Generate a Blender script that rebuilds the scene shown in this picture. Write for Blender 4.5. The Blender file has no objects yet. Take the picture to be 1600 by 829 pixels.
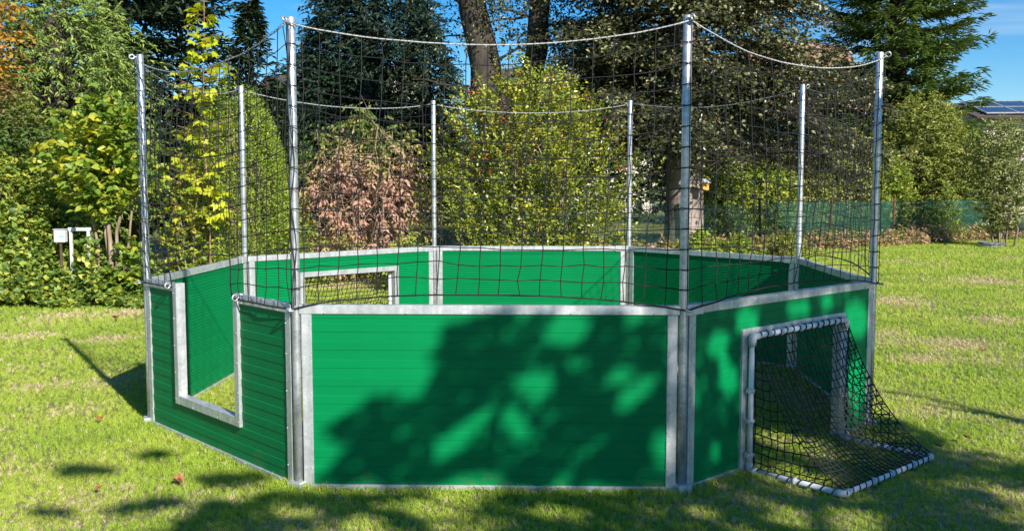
import bpy, math, random
import numpy as np
from mathutils import Vector
R = math.radians
scene = bpy.context.scene
col = scene.collection

# ------------------------------------------------------------------ camera
CAM = np.array([0.43109, -7.71951, 1.68994]); YAW, PIT, FPX = 0.0566, -0.083, 1502.97
cd = bpy.data.cameras.new('camera'); cam = bpy.data.objects.new('camera', cd); col.objects.link(cam)
cam.location = CAM; cam.rotation_euler = (math.pi / 2 + PIT, 0, YAW)
cd.sensor_width = 36; cd.lens = 36 * FPX / 1600; cd.clip_end = 1000; cd.clip_start = 0.05
scene.camera = cam
# ------------------------------------------------------------------ sky, sun, exposure
SUN = np.array([0.5, -0.7071, 0.5]); SUN /= np.linalg.norm(SUN)
SU = np.array([0.816466, 0.577394, 0.0]); SW = np.array([-0.2887, 0.40828, 0.866])
w = bpy.data.worlds.new('World'); scene.world = w; w.use_nodes = True
nt = w.node_tree; nt.nodes.clear()
out = nt.nodes.new('ShaderNodeOutputWorld'); bg = nt.nodes.new('ShaderNodeBackground')
sky = nt.nodes.new('ShaderNodeTexSky'); sky.sky_type = 'NISHITA'; sky.sun_disc = False
sky.sun_elevation = R(30); sky.sun_rotation = math.atan2(SUN[0], SUN[1]); sky.altitude = 1500; sky.air_density = 1.1; sky.dust_density = 0.0; sky.ozone_density = 4.0
bg.inputs['Strength'].default_value = 0.086
# thin cirrus, the same all over the sky
tc = nt.nodes.new('ShaderNodeTexCoord'); mp = nt.nodes.new('ShaderNodeMapping'); mp.inputs['Scale'].default_value = (1.2, 1.2, 9)
nz = nt.nodes.new('ShaderNodeTexNoise'); nz.inputs['Scale'].default_value = 2.2; nz.inputs['Detail'].default_value = 6; nz.inputs['Distortion'].default_value = 0.6
cr = nt.nodes.new('ShaderNodeValToRGB'); cr.color_ramp.elements[0].position = 0.5; cr.color_ramp.elements[0].color = (0, 0, 0, 1)
cr.color_ramp.elements[1].position = 0.85; cr.color_ramp.elements[1].color = (0.55, 0.55, 0.55, 1)
mx = nt.nodes.new('ShaderNodeMixRGB'); mx.inputs['Color2'].default_value = (7, 7.4, 8, 1)
L = nt.links.new
L(tc.outputs['Generated'], mp.inputs[0]); L(mp.outputs[0], nz.inputs['Vector']); L(nz.outputs['Fac'], cr.inputs[0])
hs = nt.nodes.new('ShaderNodeHueSaturation'); hs.inputs['Saturation'].default_value = 1.4; L(sky.outputs[0], hs.inputs['Color'])
L(cr.outputs[0], mx.inputs['Fac']); L(hs.outputs[0], mx.inputs['Color1']); L(mx.outputs[0], bg.inputs['Color']); L(bg.outputs[0], out.inputs[0])
sd = bpy.data.lights.new('sun', 'SUN'); sd.energy = 4.9; sd.angle = R(0.53); sd.color = (1, 0.95, 0.86)
so = bpy.data.objects.new('sun', sd); col.objects.link(so); so.rotation_euler = Vector(SUN).to_track_quat('Z', 'Y').to_euler(); so.location = (6, -9, 12)
vs = scene.view_settings; vs.view_transform = 'Standard'; vs.look = 'None'; vs.exposure = 0.7; vs.gamma = 1; vs.use_curve_mapping = False
scene.cycles.max_bounces = 6; scene.cycles.diffuse_bounces = 3; scene.cycles.transparent_max_bounces = 12

# ------------------------------------------------------------------ helpers
def ray(u, v):
    a = (u - 800) / FPX; b = -(v - 414.5) / FPX
    F = math.cos(PIT) - b * math.sin(PIT); Z = math.sin(PIT) + b * math.cos(PIT)
    return np.array([a * math.cos(YAW) - F * math.sin(YAW), a * math.sin(YAW) + F * math.cos(YAW), Z])
def G(u, v, z=0.0):                       # the point of the lawn seen at a pixel
    d = ray(u, v); return CAM + (z - CAM[2]) / d[2] * d
def at(u, D):                             # ground position at sideways pixel u and depth D
    a = (u - 800) / FPX * D
    return np.array([CAM[0] + a * math.cos(YAW) - D * math.sin(YAW), CAM[1] + a * math.sin(YAW) + D * math.cos(YAW)])
def zat(v, D): return CAM[2] + D * (289.4 - v) / FPX * 1.0035

def mesh_np(name, V, F, mats, tint=None, mi=None, smooth=False):
    V = np.asarray(V, np.float32); F = np.asarray(F, np.int32)
    me = bpy.data.meshes.new(name); n = F.shape[1]
    me.vertices.add(len(V)); me.vertices.foreach_set('co', V.ravel())
    me.loops.add(F.size); me.loops.foreach_set('vertex_index', F.ravel())
    me.polygons.add(len(F)); me.polygons.foreach_set('loop_start', np.arange(0, F.size, n, dtype=np.int32))
    me.polygons.foreach_set('loop_total', np.full(len(F), n, np.int32))
    if mi is not None: me.polygons.foreach_set('material_index', np.asarray(mi, np.int32))
    if smooth: me.polygons.foreach_set('use_smooth', np.ones(len(F), bool))
    for m in (mats if isinstance(mats, (list, tuple)) else [mats]): me.materials.append(m)
    if tint is not None:
        at_ = me.attributes.new('tint', 'FLOAT', 'POINT'); at_.data.foreach_set('value', np.asarray(tint, np.float32))
    me.update(calc_edges=True); return me
class MB:
    """collects shapes, builds ONE mesh object"""
    def __init__(s): s.v = []; s.f = []; s.sm = []; s.n = 0
    def add(s, V, F, smooth=False):
        s.v.extend([tuple(map(float, p)) for p in V]); s.f.extend([tuple(int(i) + s.n for i in f) for f in F]); s.sm.extend([smooth] * len(F)); s.n += len(V); return s
    def box(s, x0, x1, y0, y1, z0, z1):
        V = [(x, y, z) for z in (z0, z1) for y in (y0, y1) for x in (x0, x1)]
        return s.add(V, [(0, 2, 3, 1), (4, 5, 7, 6), (0, 1, 5, 4), (1, 3, 7, 5), (3, 2, 6, 7), (2, 0, 4, 6)])
    def bbox(s, x0, x1, y0, y1, z0, z1, b=0.003):
        """box with chamfered edges"""
        c = np.array([(x0 + x1) / 2, (y0 + y1) / 2, (z0 + z1) / 2]); h = np.array([x1 - x0, y1 - y0, z1 - z0]) / 2
        b = min(b, h.min() * .6); V = []; idx = {}
        for sx in (-1, 1):
            for sy in (-1, 1):
                for sz in (-1, 1):
                    sg = np.array([sx, sy, sz])
                    for a in range(3):
                        p = (h - b) * sg; p[a] = h[a] * sg[a]; idx[(sx, sy, sz, a)] = len(V); V.append(c + p)
        F = []
        for a in range(3):
            o = [k for k in range(3) if k != a]
            for sg in (-1, 1):
                q = []
                for i, j in ((-1, -1), (1, -1), (1, 1), (-1, 1)):
                    k = [0, 0, 0]; k[a] = sg; k[o[0]] = i; k[o[1]] = j; q.append(idx[(*k, a)])
                F.append(q if (sg > 0) == (a != 1) else q[::-1])
        for a in range(3):
            o = [k for k in range(3) if k != a]
            for i in (-1, 1):
                for j in (-1, 1):
                    k0 = [0, 0, 0]; k1 = [0, 0, 0]; k0[a] = -1; k1[a] = 1
                    for k in (k0, k1): k[o[0]] = i; k[o[1]] = j
                    q = [idx[(*k0, o[0])], idx[(*k1, o[0])], idx[(*k1, o[1])], idx[(*k0, o[1])]]
                    F.append(q)
        for sx in (-1, 1):
            for sy in (-1, 1):
                for sz in (-1, 1): F.append([idx[(sx, sy, sz, a)] for a in range(3)])
        return s.add(V, F)
    def tube(s, pts, r, n=8, cap=True, smooth=True):
        V, F = tube_np(pts, r, n); k = len(pts)
        F = [tuple(f) for f in F]
        s.add(V, F, smooth)
        if cap:
            b = s.n - len(V); s.f.append(tuple(b + i for i in range(n))[::-1]); s.f.append(tuple(b + (k - 1) * n + i for i in range(n))); s.sm += [False, False]
        return s
    def torus(s, c, ax, R0, r, n=14, m=6):
        ax = Vector(ax).normalized(); e1 = ax.orthogonal().normalized(); e2 = ax.cross(e1); V = []; F = []
        for i in range(n):
            a = 2 * math.pi * i / n; d = e1 * math.cos(a) + e2 * math.sin(a)
            for j in range(m):
                b = 2 * math.pi * j / m; V.append(Vector(c) + d * (R0 + r * math.cos(b)) + ax * r * math.sin(b))
        for i in range(n):
            for j in range(m): F.append((i * m + j, ((i + 1) % n) * m + j, ((i + 1) % n) * m + (j + 1) % m, i * m + (j + 1) % m))
        return s.add(V, F, True)
    def ball(s, c, rx, ry, rz, nu=8, nv=6):
        V = [(c[0], c[1], c[2] - rz)]
        for j in range(1, nv):
            t = math.pi * j / nv
            for i in range(nu):
                a = 2 * math.pi * i / nu; V.append((c[0] + rx * math.sin(t) * math.cos(a), c[1] + ry * math.sin(t) * math.sin(a), c[2] - rz * math.cos(t)))
        V.append((c[0], c[1], c[2] + rz)); F = []
        for i in range(nu):
            F.append((0, 1 + (i + 1) % nu, 1 + i)); l = 1 + (nv - 2) * nu; F.append((l + i, l + (i + 1) % nu, len(V) - 1))
            for j in range(nv - 2): a = 1 + j * nu; F.append((a + i, a + (i + 1) % nu, a + nu + (i + 1) % nu, a + nu + i))
        return s.add(V, F, True)
    def mesh(s, name, m):
        me = bpy.data.meshes.new(name); me.from_pydata(s.v, [], s.f); me.polygons.foreach_set('use_smooth', s.sm)
        me.materials.append(m); me.update(); return me
    def build(s, name, m, parent=None, loc=None, rz=0):
        return link(name, s.mesh(name, m), parent, loc, rz)
def link(name, me, parent=None, loc=None, rz=0):
    o = bpy.data.objects.new(name, me); col.objects.link(o)
    if parent: o.parent = parent
    if loc is not None: o.location = loc
    if rz: o.rotation_euler = (0, 0, rz)
    return o
def empty(name, loc=(0, 0, 0), rz=0):
    o = link(name, None, None, loc, rz); o.empty_display_size = 0.2; return o
def tag(o, label=None, cat=None, group=None, kind=None):
    for k, v in (('label', label), ('category', cat), ('group', group), ('kind', kind)):
        if v: o[k] = v
    return o
def tube_np(pts, r, n=6):
    P = np.asarray(pts, float); k = len(P); r = np.broadcast_to(np.asarray(r, float), (k,))
    T = np.gradient(P, axis=0); T /= np.linalg.norm(T, axis=1)[:, None] + 1e-9
    m = T.mean(0); ref = np.eye(3)[np.argmin(np.abs(m))]
    A = np.cross(T, ref); A /= np.linalg.norm(A, axis=1)[:, None] + 1e-9; B = np.cross(T, A)
    a = np.arange(n) * 2 * math.pi / n
    V = P[:, None] + r[:, None, None] * (np.cos(a)[None, :, None] * A[:, None] + np.sin(a)[None, :, None] * B[:, None])
    i = np.arange(k - 1)[:, None]; j = np.arange(n)[None]
    F = np.stack([i * n + j, i * n + (j + 1) % n, (i + 1) * n + (j + 1) % n, (i + 1) * n + j], -1).reshape(-1, 4)
    return V.reshape(-1, 3), F
def tubes_np(lines, n=4):
    """lines: list of (points, radius) -> one array mesh"""
    Vs = []; Fs = []; o = 0
    for p, r in lines:
        V, F = tube_np(p, r, n); Vs.append(V); Fs.append(F + o); o += len(V)
    return np.concatenate(Vs), np.concatenate(Fs)

# ------------------------------------------------------------------ materials
def new_mat(name):
    m = bpy.data.materials.new(name); m.use_nodes = True; t = m.node_tree; b = t.nodes['Principled BSDF']; return m, t, b
def N(t, kind, **kw):
    n = t.nodes.new(kind)
    for k, v in kw.items():
        if k in n.inputs: n.inputs[k].default_value = v
        else: setattr(n, k, v)
    return n
def ramp(t, stops):
    c = t.nodes.new('ShaderNodeValToRGB'); e = c.color_ramp.elements
    while len(e) < len(stops): e.new(0.5)
    for i, (p, k) in enumerate(stops): e[i].position = p; e[i].color = (*k, 1)
    return c
def mat_noise(name, c0, c1, scale=8, rough=0.7, metal=0.0, bump=0.0, detail=5, stretch=(1, 1, 1), bscale=None, lo=.35, hi=.65, spec=.5):
    m, t, b = new_mat(name); tc = N(t, 'ShaderNodeTexCoord'); mp = N(t, 'ShaderNodeMapping'); mp.inputs['Scale'].default_value = stretch
    n = N(t, 'ShaderNodeTexNoise', Scale=scale, Detail=detail); c = ramp(t, [(lo, c0), (hi, c1)])
    t.links.new(tc.outputs['Object'], mp.inputs[0]); t.links.new(mp.outputs[0], n.inputs['Vector']); t.links.new(n.outputs['Fac'], c.inputs[0]); t.links.new(c.outputs[0], b.inputs['Base Color'])
    b.inputs['Roughness'].default_value = rough; b.inputs['Metallic'].default_value = metal; b.inputs['Specular IOR Level'].default_value = spec
    if bump:
        n2 = N(t, 'ShaderNodeTexNoise', Scale=bscale or scale * 3, Detail=6); t.links.new(mp.outputs[0], n2.inputs['Vector'])
        bp = N(t, 'ShaderNodeBump', Strength=bump, Distance=0.02); t.links.new(n2.outputs['Fac'], bp.inputs['Height']); t.links.new(bp.outputs[0], b.inputs['Normal'])
    return m
def mat_leaf(name, stops, rough=0.5, trans=0.3, spec=0.4):
    m, t, b = new_mat(name); a = N(t, 'ShaderNodeAttribute', attribute_name='tint'); c = ramp(t, stops)
    t.links.new(a.outputs['Fac'], c.inputs[0]); t.links.new(c.outputs[0], b.inputs['Base Color'])
    b.inputs['Roughness'].default_value = rough; b.inputs['Specular IOR Level'].default_value = spec
    tr = N(t, 'ShaderNodeBsdfTranslucent'); mx = N(t, 'ShaderNodeMixShader'); mx.inputs[0].default_value = trans
    hs = N(t, 'ShaderNodeHueSaturation', Saturation=1.1, Value=1.2); t.links.new(c.outputs[0], hs.inputs['Color']); t.links.new(hs.outputs[0], tr.inputs['Color'])
    o = t.nodes['Material Output']; t.links.new(b.outputs[0], mx.inputs[1]); t.links.new(tr.outputs[0], mx.inputs[2]); t.links.new(mx.outputs[0], o.inputs['Surface'])
    return m
M = {}
M['galv'] = mat_noise('galvanised_steel', (0.42, 0.435, 0.45), (0.66, 0.67, 0.68), 22, 0.38, 0.75, 0.05, stretch=(1, 1, .5))
M['alu'] = mat_noise('mill_aluminium', (0.33, 0.34, 0.345), (0.56, 0.57, 0.57), 11, 0.42, 0.5, 0.04, stretch=(.4, 1, .4))
def mat_green():
    m, t, b = new_mat('green_board'); tc = N(t, 'ShaderNodeTexCoord'); oi = N(t, 'ShaderNodeObjectInfo')
    n = N(t, 'ShaderNodeTexNoise', Scale=5.0, Detail=6); c = ramp(t, [(.3, (0.0003, 0.172, 0.050)), (.7, (0.0005, 0.200, 0.060))]); t.links.new(tc.outputs['Object'], n.inputs['Vector']); t.links.new(n.outputs['Fac'], c.inputs[0])
    hs = N(t, 'ShaderNodeHueSaturation'); ma = N(t, 'ShaderNodeMath', operation='MULTIPLY_ADD'); ma.inputs[1].default_value = .07; ma.inputs[2].default_value = .965
    t.links.new(oi.outputs['Random'], ma.inputs[0]); t.links.new(ma.outputs[0], hs.inputs['Value']); t.links.new(c.outputs[0], hs.inputs['Color'])
    ge = N(t, 'ShaderNodeNewGeometry'); sz = N(t, 'ShaderNodeSeparateXYZ'); t.links.new(ge.outputs['Position'], sz.inputs[0]); ns_ = N(t, 'ShaderNodeTexNoise', Scale=7.0, Detail=8, Roughness=.7); t.links.new(ge.outputs['Position'], ns_.inputs['Vector'])
    mz = N(t, 'ShaderNodeMapRange'); mz.inputs['From Min'].default_value = .30; mz.inputs['From Max'].default_value = .0; mz.inputs['To Min'].default_value = -.06; mz.inputs['To Max'].default_value = .12; t.links.new(sz.outputs[2], mz.inputs[0])
    ad = N(t, 'ShaderNodeMath', operation='ADD'); t.links.new(mz.outputs[0], ad.inputs[0]); t.links.new(ns_.outputs['Fac'], ad.inputs[1]); mr = ramp(t, [(.60, (0, 0, 0)), (.80, (.5, .5, .5))]); t.links.new(ad.outputs[0], mr.inputs[0])
    md_ = N(t, 'ShaderNodeMixRGB'); md_.inputs[2].default_value = (0.10, 0.16, 0.075, 1); t.links.new(mr.outputs[0], md_.inputs[0]); t.links.new(hs.outputs[0], md_.inputs[1]); t.links.new(md_.outputs[0], b.inputs['Base Color'])
    n2 = N(t, 'ShaderNodeTexNoise', Scale=60.0, Detail=4); r = N(t, 'ShaderNodeMapRange'); r.inputs['To Min'].default_value = .42; r.inputs['To Max'].default_value = .58
    t.links.new(tc.outputs['Object'], n2.inputs['Vector']); t.links.new(n2.outputs['Fac'], r.inputs[0]); t.links.new(r.outputs[0], b.inputs['Roughness']); b.inputs['Specular IOR Level'].default_value = .1
    return m
def mat_metal(name, c0, c1, c2, rough, metal):
    m, t, b = new_mat(name); tc = N(t, 'ShaderNodeTexCoord'); oi = N(t, 'ShaderNodeObjectInfo'); of = N(t, 'ShaderNodeVectorMath', operation='ADD'); t.links.new(tc.outputs['Object'], of.inputs[0]); t.links.new(oi.outputs['Random'], of.inputs[1])
    vo = N(t, 'ShaderNodeTexVoronoi', Scale=55.0); n1 = N(t, 'ShaderNodeTexNoise', Scale=7.0, Detail=7, Roughness=.65); n2 = N(t, 'ShaderNodeTexNoise', Scale=3.0, Detail=5)
    for q in (vo, n1): t.links.new(of.outputs[0], q.inputs['Vector'])
    mp = N(t, 'ShaderNodeMapping'); mp.inputs['Scale'].default_value = (9, 9, .8); t.links.new(of.outputs[0], mp.inputs[0]); t.links.new(mp.outputs[0], n2.inputs['Vector'])
    sx = N(t, 'ShaderNodeSeparateColor'); t.links.new(vo.outputs['Color'], sx.inputs[0])
    a1 = N(t, 'ShaderNodeMath', operation='MULTIPLY_ADD'); a1.inputs[1].default_value = .28; t.links.new(sx.outputs[0], a1.inputs[0]); t.links.new(n1.outputs['Fac'], a1.inputs[2])
    c = ramp(t, [(.35, c0), (.6, c1), (.9, c2)]); t.links.new(a1.outputs[0], c.inputs[0])
    dk = N(t, 'ShaderNodeMapRange'); dk.inputs['From Min'].default_value = .35; dk.inputs['From Max'].default_value = .6; dk.inputs['To Min'].default_value = .8; t.links.new(n2.outputs['Fac'], dk.inputs[0])
    hs = N(t, 'ShaderNodeHueSaturation'); t.links.new(dk.outputs[0], hs.inputs['Value']); t.links.new(c.outputs[0], hs.inputs['Color']); t.links.new(hs.outputs[0], b.inputs['Base Color'])
    rr = N(t, 'ShaderNodeMapRange'); rr.inputs['To Min'].default_value = rough - .1; rr.inputs['To Max'].default_value = rough + .18; t.links.new(n1.outputs['Fac'], rr.inputs[0]); t.links.new(rr.outputs[0], b.inputs['Roughness']); b.inputs['Metallic'].default_value = metal; return m
M['galv'] = mat_metal('galvanised_steel', (0.36, 0.375, 0.39), (0.52, 0.535, 0.55), (0.70, 0.71, 0.72), .36, .7)
M['alu'] = mat_metal('mill_aluminium', (0.48, 0.49, 0.495), (0.58, 0.59, 0.59), (0.70, 0.71, 0.71), .40, .5)
M['green'] = mat_green()
M['black'] = mat_noise('black_cord', (0.006, 0.006, 0.007), (0.014, 0.014, 0.015), 30, 0.75)
M['rope'] = mat_noise('pale_rope', (0.34, 0.34, 0.345), (0.5, 0.5, 0.5), 60, 0.6, bump=.2)
M['pvc'] = mat_noise('white_plastic', (0.66, 0.67, 0.68), (0.76, 0.77, 0.78), 9, 0.4)
M['clip'] = mat_noise('grey_plastic', (0.50, 0.51, 0.52), (0.6, 0.61, 0.62), 9, 0.5)
M['bark'] = mat_noise('grey_brown_bark', (0.02, 0.016, 0.012), (0.075, 0.058, 0.044), 6, 0.9, bump=.9, stretch=(1, 1, .25))  # darkened evenly, so the shade on the leaning trunk sits in the colour
M['beech_bark'] = mat_noise('smooth_grey_bark', (0.17, 0.135, 0.115), (0.33, 0.27, 0.235), 3, 0.85, bump=.25, stretch=(1, 1, .4))
M['stem'] = mat_noise('tan_stem', (0.16, 0.11, 0.07), (0.36, 0.27, 0.18), 10, 0.85, bump=.4, stretch=(1, 1, .3))
M['twig'] = mat_noise('dark_twig', (0.03, 0.022, 0.016), (0.08, 0.055, 0.04), 12, 0.9)
M['redstem'] = mat_noise('red_stem', (0.20, 0.10, 0.07), (0.36, 0.2, 0.13), 12, 0.7)
M['rust'] = mat_noise('rusty_steel', (0.07, 0.025, 0.015), (0.20, 0.07, 0.04), 14, 0.85, bump=.3)
M['wire'] = mat_noise('green_wire', (0.01, 0.06, 0.04), (0.02, 0.10, 0.07), 9, 0.5)
M['soil'] = mat_noise('brown_soil', (0.05, 0.03, 0.018), (0.14, 0.085, 0.05), 5, 0.95, bump=.8)

# ------------------------------------------------------------------ ground and lawn
HX = [-40, -12, -8.0, -6.3, -4.4, -3.2, 0, 3.6, 8, 13, 20, 45]; HY = [2, 4.4, 5.4, 6.1, 8.2, 9.8, 13.5, 17.5, 21.2, 23.6, 24.5, 27]
rng = np.random.default_rng(7)
def fbm(x, y, seed, base=0.35, oct=5):
    r = np.random.default_rng(seed); v = np.zeros_like(x); a = 1
    for o in range(oct):
        for k in range(3):
            th = r.uniform(0, 6.28); f = base * 2 ** o * r.uniform(.8, 1.25) * 6.28
            v += a * np.sin(f * (x * np.cos(th) + y * np.sin(th)) + r.uniform(0, 6.28) + 1.3 * np.sin(f * .6 * (x * np.sin(th) - y * np.cos(th)) + r.uniform(0, 6.28)))
        a *= .6
    return v / 4
DRY = [(205, 488, 45, 9), (100, 492, 40, 6), (40, 525, 40, 8), (170, 530, 45, 8), (1490, 536, 70, 9), (1400, 470, 60, 8), (1560, 500, 50, 7), (1450, 640, 80, 7), (1500, 720, 90, 14), (1450, 560, 60, 7), (215, 795, 60, 9),
       (140, 780, 50, 8), (60, 605, 50, 9), (170, 595, 30, 7), (110, 640, 45, 8), (1300, 815, 110, 10), (1060, 790, 60, 10), (1380, 520, 40, 6), (1540, 440, 60, 6), (1230, 690, 60, 10), (1280, 710, 50, 8), (520, 448, 40, 5), (570, 440, 30, 4), (330, 780, 60, 8), (1560, 770, 80, 14), (1140, 760, 40, 6)]
def dryness(x, y):
    d = np.clip(fbm(x, y, 3) * .55 + .16, 0, 1) * .8
    for u, v, a, b in DRY:
        c = G(u, v); ex = np.linalg.norm(G(u + a, v) - c); ey = np.linalg.norm(G(u, v - b) - c)
        dx = (x - c[0]) * math.cos(YAW) + (y - c[1]) * math.sin(YAW); dy = -(x - c[0]) * math.sin(YAW) + (y - c[1]) * math.cos(YAW)
        d = np.maximum(d, .95 * np.exp(-((dx / ex) ** 2 + (dy / ey) ** 2) * 1.2) * (1.05 + .5 * fbm(x, y, 5, 2.0, 3)))
    return np.clip(d, 0, 1)
def lawn_mat(name, instancer):
    m, t, b = new_mat(name); a = N(t, 'ShaderNodeAttribute', attribute_name='none' if instancer else 'dry')
    g = N(t, 'ShaderNodeNewGeometry'); n1 = N(t, 'ShaderNodeTexNoise', Scale=1.1, Detail=4); n2 = N(t, 'ShaderNodeTexNoise', Scale=55.0, Detail=3)
    t.links.new(g.outputs['Position'], n1.inputs['Vector']); t.links.new(g.outputs['Position'], n2.inputs['Vector'])
    c1 = ramp(t, [(.25, (0.28, 0.43, 0.045)), (.5, (0.43, 0.56, 0.068)), (.75, (0.56, 0.62, 0.10))] if instancer else [(.25, (0.14, 0.18, 0.04)), (.75, (0.24, 0.24, 0.08))]); t.links.new(n1.outputs['Fac'], c1.inputs[0])
    c2 = ramp(t, [(.2, (0.48, 0.38, 0.18)), (.8, (0.66, 0.55, 0.30))] if instancer else [(.2, (0.28, 0.19, 0.10)), (.8, (0.46, 0.35, 0.20))]); t.links.new(n2.outputs['Fac'], c2.inputs[0])
    ad = N(t, 'ShaderNodeMath', operation='ADD'); t.links.new(a.outputs['Fac'], ad.inputs[0])
    sh = N(t, 'ShaderNodeMath', operation='MULTIPLY_ADD'); sh.inputs[1].default_value = 1.5; sh.inputs[2].default_value = -.75; t.links.new(n2.outputs['Fac'], sh.inputs[0]); t.links.new(sh.outputs[0], ad.inputs[1])
    r = ramp(t, [(.24, (0, 0, 0)), (.62, (1, 1, 1))]); t.links.new(ad.outputs[0], r.inputs[0])
    mx = N(t, 'ShaderNodeMixRGB'); t.links.new(r.outputs[0], mx.inputs[0]); t.links.new(c1.outputs[0], mx.inputs[1]); t.links.new(c2.outputs[0], mx.inputs[2]); n3 = N(t, 'ShaderNodeTexNoise', Scale=140.0, Detail=1); t.links.new(g.outputs['Position'], n3.inputs['Vector']); vr = N(t, 'ShaderNodeMapRange'); vr.inputs['From Min'].default_value = .3; vr.inputs['From Max'].default_value = .7; vr.inputs['To Min'].default_value = .55; vr.inputs['To Max'].default_value = 1.35; t.links.new(n3.outputs['Fac'], vr.inputs[0])
    hv = N(t, 'ShaderNodeHueSaturation'); t.links.new(vr.outputs[0], hv.inputs['Value']); t.links.new(mx.outputs[0], hv.inputs['Color']); mx = hv
    t.links.new(mx.outputs[0], b.inputs['Base Color'])
    b.inputs['Roughness'].default_value = .6; b.inputs['Specular IOR Level'].default_value = .25
    if instancer:
        tr = N(t, 'ShaderNodeBsdfTranslucent'); ms = N(t, 'ShaderNodeMixShader'); ms.inputs[0].default_value = .3; t.links.new(mx.outputs[0], tr.inputs[0])
        t.links.new(b.outputs[0], ms.inputs[1]); t.links.new(tr.outputs[0], ms.inputs[2]); t.links.new(ms.outputs[0], t.nodes['Material Output'].inputs[0])
    else:
        bp = N(t, 'ShaderNodeBump', Strength=.6, Distance=.02); t.links.new(n2.outputs['Fac'], bp.inputs['Height']); t.links.new(bp.outputs[0], b.inputs['Normal'])
    return m
def undul(x, y): return 0.0 * x
xs = np.concatenate([[-400, -150, -60, -30], np.arange(-14, 22.01, .2), [35, 70, 150, 400]]); ys = np.concatenate([[-300, -80, -25, -12], np.arange(-6, 30.01, .2), [45, 80, 150, 500]])
X, Y = np.meshgrid(xs, ys); nx, ny = len(xs), len(ys)
ii, jj = np.meshgrid(np.arange(nx - 1), np.arange(ny - 1)); i0 = (jj * nx + ii).ravel()
gm = mesh_np('ground', np.stack([X, Y, undul(X, Y)], -1).reshape(-1, 3), np.stack([i0, i0 + 1, i0 + 1 + nx, i0 + nx], -1), lawn_mat('lawn_soil', False))
DRYV = np.where((np.abs(X) < 40) & (np.abs(Y) < 60), dryness(X, Y), .3).ravel()
gm.attributes.new('dry', 'FLOAT', 'POINT').data.foreach_set('value', DRYV.astype(np.float32))
tag(link('ground', gm), kind='structure')

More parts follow.
